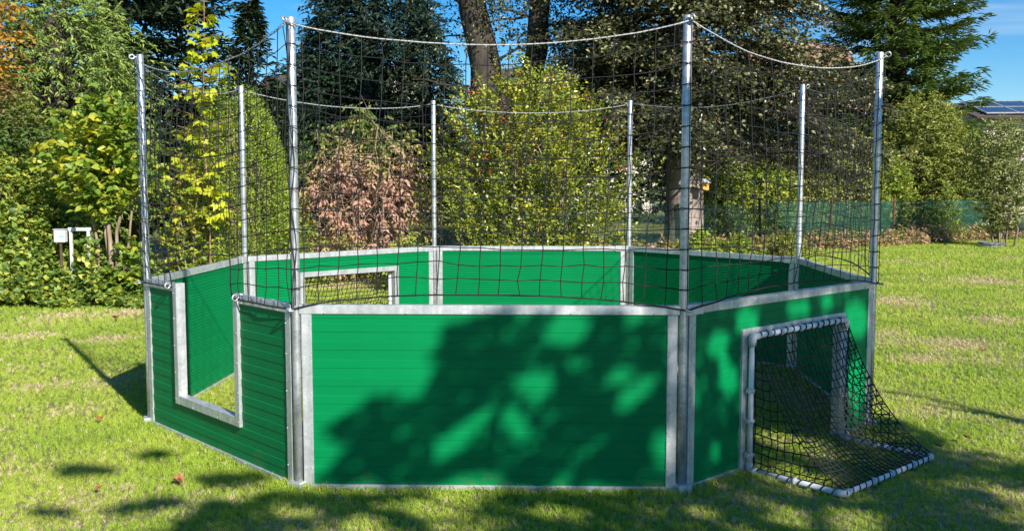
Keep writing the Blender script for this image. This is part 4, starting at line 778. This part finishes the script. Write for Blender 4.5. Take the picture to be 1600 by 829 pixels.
def screen_mat():
    m, t, b = new_mat('green_screen_fabric'); tc = N(t, 'ShaderNodeTexCoord'); n1 = N(t, 'ShaderNodeTexNoise', Scale=2.5, Detail=5); c = ramp(t, [(.3, (0.012, 0.12, 0.075)), (.7, (0.04, 0.22, 0.14))])
    t.links.new(tc.outputs['Object'], n1.inputs['Vector']); t.links.new(n1.outputs['Fac'], c.inputs[0]); t.links.new(c.outputs[0], b.inputs['Base Color']); b.inputs['Roughness'].default_value = .6
    ch = N(t, 'ShaderNodeTexChecker', Scale=42.0); mp = N(t, 'ShaderNodeMapping'); mp.inputs['Rotation'].default_value = (0, R(45), 0); t.links.new(tc.outputs['Object'], mp.inputs[0]); t.links.new(mp.outputs[0], ch.inputs['Vector'])
    mr = N(t, 'ShaderNodeMapRange'); mr.inputs['To Min'].default_value = .08; mr.inputs['To Max'].default_value = .62; t.links.new(ch.outputs['Fac'], mr.inputs[0]); t.links.new(mr.outputs[0], b.inputs['Alpha']); return m
M['screen'] = screen_mat()
r = np.random.default_rng(80)
for k in range(nb + 1):
    o = link('post', post, fence, (k * bw, .0, 0)); o.rotation_euler = (r.normal(0, .03), r.normal(0, .03), 0)
    if k < nb: link('wire_mesh', wm, fence, (k * bw, -.045, 0))
    if k in (5, 6, 7, 8):
        n_ = 24; x = np.linspace(.03, bw - .03, n_); z = np.linspace(.05, 1.24, 8); Xs, Zs = np.meshgrid(x, z, indexing='ij'); Ys = .06 + .012 * np.sin(Xs * 9) * np.sin(Zs * 4) + .01 * np.sin(Xs * 23)
        Zs = Zs - .03 * np.sin(Xs / bw * 3.14) * (Zs > .8); i_, j_ = np.meshgrid(np.arange(n_ - 1), np.arange(7), indexing='ij'); i0 = (i_ * 8 + j_).ravel()
        link('screen_fabric', mesh_np('screen_fabric', np.stack([Xs, Ys, Zs], -1).reshape(-1, 3), np.stack([i0, i0 + 8, i0 + 9, i0 + 1], -1), M['screen'], smooth=True), fence, (k * bw, 0, 0))

# dry undergrowth along the foot of the fence
r = np.random.default_rng(85); bp = []
for k in range(1500):
    t = r.uniform(.30, 1.0); p = FA + (FB - FA) * t + np.array([r.normal(.3, .25), r.normal(-.55, .3)]); bp.append((p[0], p[1], r.uniform(0, .4) * r.uniform(.3, 1)))
bp = np.array(bp); dd = unit(r.normal(0, .5, bp.shape) + np.array([0, -.2, .7])); LP, Fd, Nn, ti = spray_leaves(r, bp, dd, .3, 8, .2); tn = np.clip(r.normal(.55, .25, len(LP)) + r.normal(0, .2, len(bp))[ti], 0, 1)
tag(link('undergrowth', leaf_mesh('undergrowth', LP, Fd, Nn, r.uniform(.07, .14, len(LP)), .45, 'oval', LM['pink'], tn * .95)), 'low dry undergrowth along the foot of the green fence', 'undergrowth', kind='stuff')

# ------------------------------------------------------------------ houses beyond
M['render_wall'] = mat_noise('cream_render', (0.55, 0.50, 0.42), (0.68, 0.63, 0.54), 2.5, .9, bump=.15)
M['tile_red'] = mat_noise('red_tile', (0.20, 0.10, 0.075), (0.36, 0.19, 0.14), 5, .85, bump=.3)
M['tile_dark'] = mat_noise('dark_tile', (0.05, 0.04, 0.04), (0.12, 0.09, 0.085), 5, .8, bump=.3)
M['frame_white'] = mat_noise('white_paint', (0.50, 0.50, 0.48), (0.66, 0.66, 0.64), 6, .5)
M['glass'] = mat_noise('window_glass', (0.015, 0.02, 0.025), (0.03, 0.04, 0.05), 2, .08)
M['solar'] = mat_noise('solar_cell', (0.02, 0.025, 0.045), (0.04, 0.05, 0.08), 2, .18)
M['wood_dark'] = mat_noise('brown_wood', (0.06, 0.035, 0.02), (0.13, 0.08, 0.05), 8, .8, stretch=(.3, 1, 1))
def house(label, c, rz, wx, dy, he, hr, wall, roofm, windows, tile=.5, solar=None):
    h = tag(empty('house', (c[0], c[1], 0), rz), label, 'house')
    m = MB(); hw = wx / 2; m.box(-hw, hw, 0, dy, 0, he); m.add([(-hw, 0, he), (-hw, dy, he), (-hw, dy / 2, hr - .12), (hw, 0, he), (hw, dy, he), (hw, dy / 2, hr - .12)], [(0, 2, 1), (3, 4, 5), (0, 3, 5, 2), (1, 2, 5, 4)]); m.build('wall', wall, h)
    sl = math.atan2(hr - he, dy / 2); ov = .45; Ls = (dy / 2) / math.cos(sl) + ov
    ro = MB(); 
    for sg in (0, 1):
        V = []
        for (x, s, up) in [(x, s, u) for u in (0, .1) for s in (0, 1) for x in (-hw - .4, hw + .4)]:
            d = s * Ls - ov; y = d * math.cos(sl); z = he + d * math.sin(sl) + up + .02; V.append((x, y if not sg else dy - y, z))
        ro.add(V, [(0, 1, 3, 2), (4, 6, 7, 5), (0, 4, 5, 1), (1, 5, 7, 3), (3, 7, 6, 2), (2, 6, 4, 0)])
    rf = ro.build('roof', roofm, h)
    # tile courses standing proud on the near slope
    tm = MB().box(0, 1, -.012, .012, 0, .03).mesh('tile_course', roofm)
    k = 0.; 
    while k < Ls - .1:
        d = k - ov; o = link('tile_course', tm, rf, (-hw - .4, d * math.cos(sl), he + d * math.sin(sl) + .125)); o.scale = (2 * hw + .8, 1, 1); k += tile
    g = MB().tube([(-hw - .42, -ov * math.cos(sl) - .06, he - ov * math.sin(sl) + .02), (hw + .42, -ov * math.cos(sl) - .06, he - ov * math.sin(sl) + .02)], .065, 8).build('gutter', M['wood_dark'], h)
    for (x, z, a, b) in windows:
        f = MB(); 
        for q in ((x - a / 2 - .06, x - a / 2, z - b / 2 - .06, z + b / 2 + .06), (x + a / 2, x + a / 2 + .06, z - b / 2 - .06, z + b / 2 + .06), (x - a / 2, x + a / 2, z + b / 2, z + b / 2 + .06), (x - a / 2, x + a / 2, z - b / 2 - .06, z - b / 2), (x - .03, x + .03, z - b / 2, z + b / 2)): f.box(q[0], q[1], -.06, -.003, q[2], q[3])
        wn = f.build('window', M['frame_white'], h); MB().box(x - a / 2, x + a / 2, -.03, -.004, z - b / 2, z + b / 2).build('pane', M['glass'], wn); MB().box(x - a / 2 - .1, x + a / 2 + .1, -.14, -.004, z - b / 2 - .11, z - b / 2 - .062).build('sill', M['frame_white'], wn)
    if solar:
        (xa, xb, na, d0, d1, nd_) = solar
        for i in range(na):
            for j in range(nd_):
                pw, ph_ = (xb - xa) / na, (d1 - d0) / nd_; o = MB().bbox(.02, pw - .02, .02, ph_ - .02, 0, .04, .005).build('solar_panel', M['solar'], rf, (xa + i * pw, (d0 + j * ph_) * math.cos(sl), he + (d0 + j * ph_) * math.sin(sl) + .20)); o.rotation_euler = (sl, 0, 0)
                e = MB()
                for q in ((.0, .028, 0, ph_), (pw - .028, pw, 0, ph_), (.028, pw - .028, 0, .028), (.028, pw - .028, ph_ - .028, ph_)): e.box(q[0], q[1], q[2], q[3], .0, .052)
                e.build('panel_frame', M['alu'], o)
    return h
c = at(1690, 41); house('cream house with solar panels on its roof at the right edge', c, YAW - .10, 8.4, 7, 4.55, 5.35, M['render_wall'], M['tile_dark'], [(-3.0, 3.3, .8, .9), (-.6, 3.2, 1.2, 1.2)], .45, (-4.1, 3.9, 6, -.1, 3.3, 2))
c = at(1300, 58); house('red-roofed house half hidden behind the beech and spruce', c, YAW + .3, 7, 9, 5.2, 10.6, M['render_wall'], M['tile_red'], [(-2.5, 3.6, 1.2, 1.3), (1.5, 3.6, 1.2, 1.3)], .5)
c = at(455, 52); house('dark-roofed house glimpsed between the firs behind the left pole', c, YAW - .35, 8, 9, 5.0, 8.0, M['render_wall'], M['tile_dark'], [(-2, 3.4, 1.1, 1.2), (1.8, 3.4, 1.1, 1.2)], .5)
c = at(905, 60); house('pale house glimpsed through the leaves behind the holly', c, YAW, 9, 8, 6.4, 9.2, M['render_wall'], M['tile_dark'], [(-2.2, 4.2, 1.2, 1.3), (2, 4.2, 1.2, 1.3)], .5)

# ------------------------------------------------------------------ small things about the garden
c = at(124, 13.75); g = tag(empty('wooden_frame', (c[0], c[1], 0), YAW), 'white wooden frame of two posts and a top bar in the ivy', 'frame')
for x in (-.125, .125): MB().bbox(x - .02, x + .02, -.02, .02, 0, 1.04, .004).build('post', M['frame_white'], g)
MB().bbox(-.16, .16, -.022, .022, 1.04, 1.09, .004).build('top_bar', M['frame_white'], g)
c = at(94, 13.7); g = tag(empty('white_box', (c[0], c[1], 0), YAW), 'small white box on a stake left of the white frame', 'box')
MB().bbox(-.08, .08, -.05, .05, .88, 1.06, .01).build('body', M['frame_white'], g); MB().bbox(-.088, .088, -.058, .058, 1.061, 1.072, .004).build('lid', M['clip'], g); MB().bbox(-.015, .015, -.015, .015, 0, .879).build('stake', M['wood_dark'], g)
M['blue'] = mat_noise('pale_blue_paint', (0.25, 0.5, 0.7), (0.3, 0.58, 0.78), 9, .5); MB().bbox(.0, .07, -.056, -.051, .955, .985, .002).build('blue_mark', M['blue'], g)
c = at(1101, 23.3); M['yellow'] = mat_noise('ochre_paint', (0.5, 0.27, 0.03), (0.62, 0.36, 0.05), 9, .6)
g = tag(empty('bird_house', (c[0], c[1], zat(297, 23.3)), YAW), 'small ochre bird house hanging beside the beech trunk', 'bird house')
MB().bbox(-.075, .075, -.07, .07, 0, .19, .006).build('body', M['yellow'], g); MB().add([(-.12, -.11, .17), (.12, -.11, .17), (.12, .11, .17), (-.12, .11, .17), (-.12, 0, .27), (.12, 0, .27)], [(0, 1, 5, 4), (2, 3, 4, 5), (0, 4, 3), (1, 2, 5), (3, 2, 1, 0)]).build('roof', M['clip'], g)
MB().tube([(0, -.0715, .11), (0, -.0735, .11)], .024, 12).build('entrance_hole', M['black'], g); MB().tube([(0, 0, .26), (.02, .05, .7), (-.2, .3, 1.5)], .006, 5).build('hanging_cord', M['black'], g)
c = at(1592, 29.5); g = tag(empty('wheelbarrow', (c[0], c[1], 0), YAW + .5), 'dark rounded barrow tub standing by the house wall at the right edge', 'barrow')
M['tub'] = mat_noise('dark_green_tub', (0.03, 0.045, 0.045), (0.07, 0.095, 0.09), 5, .35)
V = []; F = []; n_ = 20
for j, (s_, z) in enumerate(((.32, .32), (.42, .40), (.52, .56), (.57, .72), (.55, .74), (.48, .56), (.36, .42))):
    for k in range(n_): a = 6.2832 * k / n_; V.append((s_ * 1.25 * math.copysign(abs(math.cos(a)) ** .8, math.cos(a)), s_ * .75 * math.copysign(abs(math.sin(a)) ** .8, math.sin(a)), z + (.08 * math.cos(a) if j > 1 else 0)))
F = [(j * n_ + k, j * n_ + (k + 1) % n_, (j + 1) * n_ + (k + 1) % n_, (j + 1) * n_ + k) for j in range(6) for k in range(n_)] + [tuple(range(n_))[::-1], tuple(range(6 * n_, 7 * n_))]
MB().add(V, F, True).build('tub', M['tub'], g); MB().torus((.62, 0, .19), (0, 1, 0), .15, .04, 18, 8).build('wheel', M['black'], g)
for y in (-.22, .22): MB().tube([(.62, y * .3, .19), (.1, y, .33), (-.95, y * 1.2, .58)], .018, 8).build('handle', M['galv'], g); MB().tube([(-.35, y, .42), (-.42, y, .0)], .018, 8).build('leg', M['galv'], g)
c = at(1551, 26.2); r = np.random.default_rng(90); M['hose'] = mat_noise('grey_hose', (0.10, 0.12, 0.13), (0.2, 0.22, 0.24), 20, .5)
t_ = np.linspace(0, 1, 260); a = t_ * 6.2832 * 7; rr = .17 + .06 * np.sin(a * .37) + .03 * np.sin(a * 1.7); pts = np.stack([c[0] + 1.5 * rr * np.cos(a), c[1] + .1 + 1.2 * rr * np.sin(a + .3 * np.sin(a * .6)), .03 + .10 * t_ + .03 * np.sin(a * 1.3)], -1)
tag(MB().tube(pts, .013, 6).build('garden_hose', M['hose']), 'coil of grey garden hose at the foot of the pale shrub', 'hose')
# fallen leaves lying on the lawn
M['fallen'] = mat_noise('fallen_leaf', (0.22, 0.075, 0.03), (0.40, 0.16, 0.06), 20, .7)
T, Fc = TPL['maple']
for (u, v, s_, lb_) in ((277, 752, 0.061, 'curled reddish-brown leaf on the lawn in front of the left panel'), (156, 764, 0.036, 'small red-brown leaf left of the larger fallen leaf'), (157, 655, 0.054, 'ochre fallen leaf on the sunlit lawn left of the court corner'), (1465, 699, 0.050, 'brown fallen leaf in the shade right of the goal'), (1512, 685, 0.043, 'dark fallen leaf on the lawn right of the goal shade'), (1538, 548, 0.050, 'brown leaf on the far right lawn'), (183, 497, 0.086, 'pale dry leaf on the bare patch left of the court')):
    p = G(u, v, .035); r = np.random.default_rng(int(u)); a = r.uniform(0, 6.28); m = MB(); V = []
    for q in T: x, y = (q[0] - .5) * s_, q[1] * s_; V.append((x * math.cos(a) - y * math.sin(a), x * math.sin(a) + y * math.cos(a), .010 + 1.6 * abs(y) * .5 + .25 * x + r.normal(0, .004)))
    m.add(V + [(x, y, z - .0015) for x, y, z in V], list(Fc) + [tuple(i + 12 for i in f[::-1]) for f in Fc])
    g = m.build('fallen_leaf', M['fallen'], None, (p[0], p[1], .035)); tag(g, lb_, 'leaf', 'fallen leaves on the lawn')

# ------------------------------------------------------------------ tree behind the viewer that shades the court
SH = [[(-1.43,-0.17),(-1.53,-0.18),(-1.66,-0.17),(-1.64,-0.23),(-1.75,-0.31),(-1.7,-0.42),(-1.78,-0.47),(-1.86,-0.46),(-1.93,-0.42),(-1.99,-0.4),(-2.05,-0.44),(-2.14,-0.45),(-2.24,-0.51),(-2.13,-0.54),(-2.14,-0.63),(-2.25,-0.74),(-0.62,-1.29),(-0.63,-0.43)], [(-0.61,-0.43),(1.57,-0.24),(1.58,-1.03),(-0.58,-1.32)], [(-.72,-.45),(-.42,-.45),(-.45,.6),(-.66,.6)], [(1.4,-.3),(1.66,-.3),(1.62,.85),(1.44,.85)], [(-.6,-.5),(.1,-.3),(1.5,-.3),(1.5,-.2),(.2,-.2),(-.6,-.38)]] + [[(-3.12,-0.28),(-3.15,-0.22),(-3.25,-0.17),(-3.37,-0.14),(-3.46,-0.15),(-3.47,-0.2),(-3.4,-0.26),(-3.29,-0.3),(-3.18,-0.31)],[(-2.9,-0.66),(-2.94,-0.63),(-3.07,-0.6),(-3.22,-0.6),(-3.32,-0.63),(-3.33,-0.66),(-3.24,-0.69),(-3.1,-0.71),(-2.96,-0.7)],[(-2.42,-0.61),(-2.44,-0.55),(-2.53,-0.49),(-2.67,-0.46),(-2.77,-0.47),(-2.8,-0.52),(-2.73,-0.58),(-2.62,-0.63),(-2.49,-0.64)],[(-2.78,-0.2),(-2.79,-0.16),(-2.83,-0.12),(-2.9,-0.11),(-2.96,-0.12),(-2.97,-0.17),(-2.94,-0.21),(-2.88,-0.24),(-2.82,-0.23)],[(-3.44,-0.61),(-3.46,-0.58),(-3.52,-0.55),(-3.6,-0.53),(-3.65,-0.53),(-3.66,-0.56),(-3.61,-0.59),(-3.54,-0.62),(-3.47,-0.63)],]
SG = [(-2.35,-0.78),(-2.76,-0.64),(-2.93,-0.77),(-3.13,-0.87),(-4.08,-0.9),(-2.85,-2.1),(-0.45,-2.38),(1.64,-1.84),(1.58,-1.59),(1.65,-1.39),(1.89,-1.11),(1.82,-1.03),(-0.59,-1.33)]
SHOLE = [[(-0.99,-0.36),(-1.04,-0.3),(-1.11,-0.27),(-1.19,-0.29),(-1.22,-0.34),(-1.21,-0.4),(-1.14,-0.44),(-1.06,-0.45),(-1.0,-0.42)],[(-1.14,-0.62),(-1.17,-0.55),(-1.23,-0.5),(-1.31,-0.49),(-1.36,-0.52),(-1.36,-0.57),(-1.31,-0.63),(-1.23,-0.67),(-1.17,-0.66)],[(-0.68,-0.71),(-0.72,-0.69),(-0.79,-0.71),(-0.85,-0.75),(-0.88,-0.8),(-0.86,-0.84),(-0.8,-0.84),(-0.73,-0.81),(-0.68,-0.76)],[(-1.27,-0.75),(-1.28,-0.69),(-1.33,-0.64),(-1.37,-0.64),(-1.4,-0.68),(-1.4,-0.74),(-1.37,-0.8),(-1.32,-0.83),(-1.28,-0.81)],[(-1.52,-0.66),(-1.57,-0.64),(-1.64,-0.67),(-1.71,-0.72),(-1.73,-0.78),(-1.7,-0.82),(-1.64,-0.82),(-1.56,-0.77),(-1.52,-0.71)],[(-1.42,-0.61),(-1.45,-0.59),(-1.5,-0.6),(-1.54,-0.64),(-1.55,-0.68),(-1.53,-0.71),(-1.49,-0.71),(-1.44,-0.69),(-1.41,-0.65)],[(-1.36,-1.02),(-1.4,-0.97),(-1.49,-0.92),(-1.6,-0.89),(-1.67,-0.9),(-1.67,-0.93),(-1.6,-0.98),(-1.49,-1.02),(-1.4,-1.04)],[(-0.8,-0.68),(-0.82,-0.64),(-0.86,-0.6),(-0.9,-0.6),(-0.93,-0.62),(-0.93,-0.66),(-0.9,-0.7),(-0.85,-0.73),(-0.82,-0.72)],[(-0.99,-0.57),(-1.0,-0.53),(-1.04,-0.51),(-1.08,-0.5),(-1.1,-0.51),(-1.1,-0.54),(-1.08,-0.58),(-1.04,-0.59),(-1.0,-0.59)],[(-0.67,-0.44),(-0.7,-0.41),(-0.75,-0.39),(-0.81,-0.39),(-0.84,-0.4),(-0.84,-0.43),(-0.8,-0.45),(-0.74,-0.47),(-0.69,-0.46)],[(-0.61,-1.09),(-0.62,-1.02),(-0.66,-0.97),(-0.69,-0.97),(-0.71,-1.02),(-0.71,-1.1),(-0.69,-1.16),(-0.65,-1.18),(-0.62,-1.16)],[(-0.21,-1.16),(-0.23,-1.11),(-0.26,-1.08),(-0.3,-1.09),(-0.32,-1.13),(-0.32,-1.17),(-0.29,-1.21),(-0.26,-1.23),(-0.23,-1.2)],[(-0.06,-0.77),(-0.12,-0.69),(-0.19,-0.66),(-0.25,-0.68),(-0.27,-0.74),(-0.24,-0.83),(-0.17,-0.89),(-0.1,-0.9),(-0.06,-0.85)],[(-0.15,-0.62),(-0.18,-0.56),(-0.24,-0.53),(-0.31,-0.54),(-0.36,-0.59),(-0.36,-0.65),(-0.31,-0.69),(-0.24,-0.7),(-0.17,-0.68)],[(0.15,-0.49),(0.11,-0.43),(0.04,-0.41),(-0.05,-0.42),(-0.1,-0.46),(-0.1,-0.52),(-0.04,-0.56),(0.04,-0.57),(0.12,-0.54)],[(0.72,-0.41),(0.68,-0.37),(0.59,-0.35),(0.48,-0.36),(0.41,-0.39),(0.41,-0.44),(0.48,-0.48),(0.59,-0.48),(0.69,-0.46)],[(1.45,-0.48),(1.4,-0.4),(1.3,-0.36),(1.18,-0.38),(1.11,-0.44),(1.12,-0.52),(1.2,-0.58),(1.31,-0.6),(1.41,-0.56)],[(1.46,-0.86),(1.41,-0.74),(1.32,-0.67),(1.21,-0.69),(1.15,-0.79),(1.16,-0.92),(1.23,-1.02),(1.34,-1.05),(1.43,-0.99)],[(1.01,-0.37),(0.98,-0.34),(0.92,-0.32),(0.84,-0.33),(0.8,-0.36),(0.8,-0.39),(0.85,-0.42),(0.92,-0.42),(0.99,-0.4)],[(0.73,-1.22),(0.84,-1.15),(0.9,-1.05),(0.87,-0.97),(0.76,-0.95),(0.64,-1.0),(0.55,-1.1),(0.55,-1.19),(0.62,-1.24)],[(0.72,-1.34),(0.8,-1.29),(0.84,-1.21),(0.81,-1.14),(0.74,-1.12),(0.65,-1.15),(0.6,-1.22),(0.59,-1.3),(0.64,-1.34)],[(-1.76,-1.08),(-1.77,-1.04),(-1.86,-1.0),(-1.99,-0.97),(-2.08,-0.96),(-2.1,-0.99),(-2.05,-1.03),(-1.94,-1.07),(-1.82,-1.09)],[(-1.16,-1.33),(-1.16,-1.3),(-1.23,-1.26),(-1.33,-1.23),(-1.42,-1.23),(-1.45,-1.25),(-1.41,-1.29),(-1.32,-1.32),(-1.22,-1.34)],[(-2.37,-0.95),(-2.37,-0.91),(-2.43,-0.87),(-2.51,-0.85),(-2.58,-0.86),(-2.6,-0.9),(-2.56,-0.94),(-2.49,-0.96),(-2.42,-0.97)],[(-0.59,-1.5),(-0.58,-1.48),(-0.61,-1.45),(-0.67,-1.44),(-0.74,-1.44),(-0.78,-1.46),(-0.77,-1.49),(-0.72,-1.51),(-0.65,-1.51)],[(1.72,-1.51),(1.76,-1.47),(1.71,-1.43),(1.6,-1.41),(1.48,-1.41),(1.41,-1.43),(1.41,-1.47),(1.49,-1.5),(1.61,-1.52)],[(-1.69,-1.28),(-1.7,-1.25),(-1.79,-1.21),(-1.9,-1.18),(-1.99,-1.17),(-2.01,-1.19),(-1.96,-1.23),(-1.85,-1.27),(-1.75,-1.29)],]
def inpoly(P, poly):
    c = np.zeros(len(P), bool); x, y = P[:, 0], P[:, 1]; n = len(poly)
    for i in range(n):
        (x0, y0), (x1, y1) = poly[i], poly[(i + 1) % n]
        if y0 != y1: c ^= ((y0 > y) != (y1 > y)) & (x < (x1 - x0) * (y - y0) / (y1 - y0) + x0)
    return c
r = np.random.default_rng(99); n = 108000; Q = np.stack([r.uniform(-4.4, 3.2, n), r.uniform(-4.2, 1.0, n)], -1)
a_ = np.zeros(n, bool)
for p in SH: a_ |= inpoly(Q, p)
nzv = fbm(Q[:, 0] * 1.0, Q[:, 1] * 2.0, 77, .8, 4)
gz = (inpoly(Q, SG) & (nzv > -.36)) | ((Q[:, 1] < -1.9) & (nzv > -.35) & (Q[:, 1] > -3.9 + .12 * Q[:, 0] ** 2))
keep = a_ | gz
for p in SHOLE: keep &= ~inpoly(Q, p)
keep &= r.uniform(0, 1, n) < np.clip(.95 + .5 * fbm(Q[:, 0], Q[:, 1], 21, 1.3, 3), .35, 1)
Q = Q[keep]; n = len(Q); tz = 11.8 + 1.1 * np.sin(Q[:, 0] * 1.1 + 1) * .5 + r.normal(0, .55, n) + .4 * np.sin(Q[:, 1] * 3)
P = SU[None] * Q[:, :1] + SW[None] * Q[:, 1:] + SUN[None] * tz[:, None]
trunk = np.array([6.1, -9.7, 0.0]); st = tag(empty('lime_tree', tuple(trunk)), 'leafy tree standing behind the viewer that dapples the court with shade', 'tree')
tp = MB().tube([(0, 0, -.05), (.02, 0, .3), (-.02, .03, 1.5), (.05, 0, 2.8), (0, .05, 4.2), (.1, .0, 5.4)], [.24, .18, .16, .14, .10, .04], 12).build('trunk', M['bark'], st)
dn = unit(r.normal(0, .5, P.shape) + SUN * .9); fd = unit(r.normal(0, 1, P.shape) + np.array([0, 0, -.4])); print('shade leaves', n)
link('foliage', leaf_mesh('foliage', P - trunk - unit(np.cross(dn, np.cross(fd, dn))) * .03, fd, dn, r.uniform(.06, .09, n), .8, 'oval', LM['mid'], np.clip(r.normal(.5, .2, n), 0, 1)), st)
ln_ = []
for k in r.choice(np.where((Q[:, 1] < -.55))[0], 70, replace=False):
    h0 = r.uniform(1.8, 4.6); p_, rd_ = limb(r, (0, 0, h0), P[k] - trunk, .035, .006, 7, .03); ln_.append((p_, rd_))
def uwp(u, w_, t): return SU * u + SW * w_ + SUN * t - trunk
for tw in ([(2.35, -2.6), (2.62, -1.6), (2.62, -1.37), (2.64, -1.17), (2.71, -.93), (2.61, -.75)], [(2.5, -1.9), (2.58, -1.24), (2.47, -1.01)]):
    ln_.append((np.array([uwp(a, b, 11.4) for a, b in tw]), np.linspace(.060, .030, len(tw))))
ln_.append(limb(r, (0, 0, 2.4), uwp(2.35, -2.6, 11.4), .08, .06, 8, .02))
V, F = tubes_np(ln_, 6); tag(link('boughs', mesh_np('boughs', V, F, M['bark'], smooth=True), st), kind='stuff')
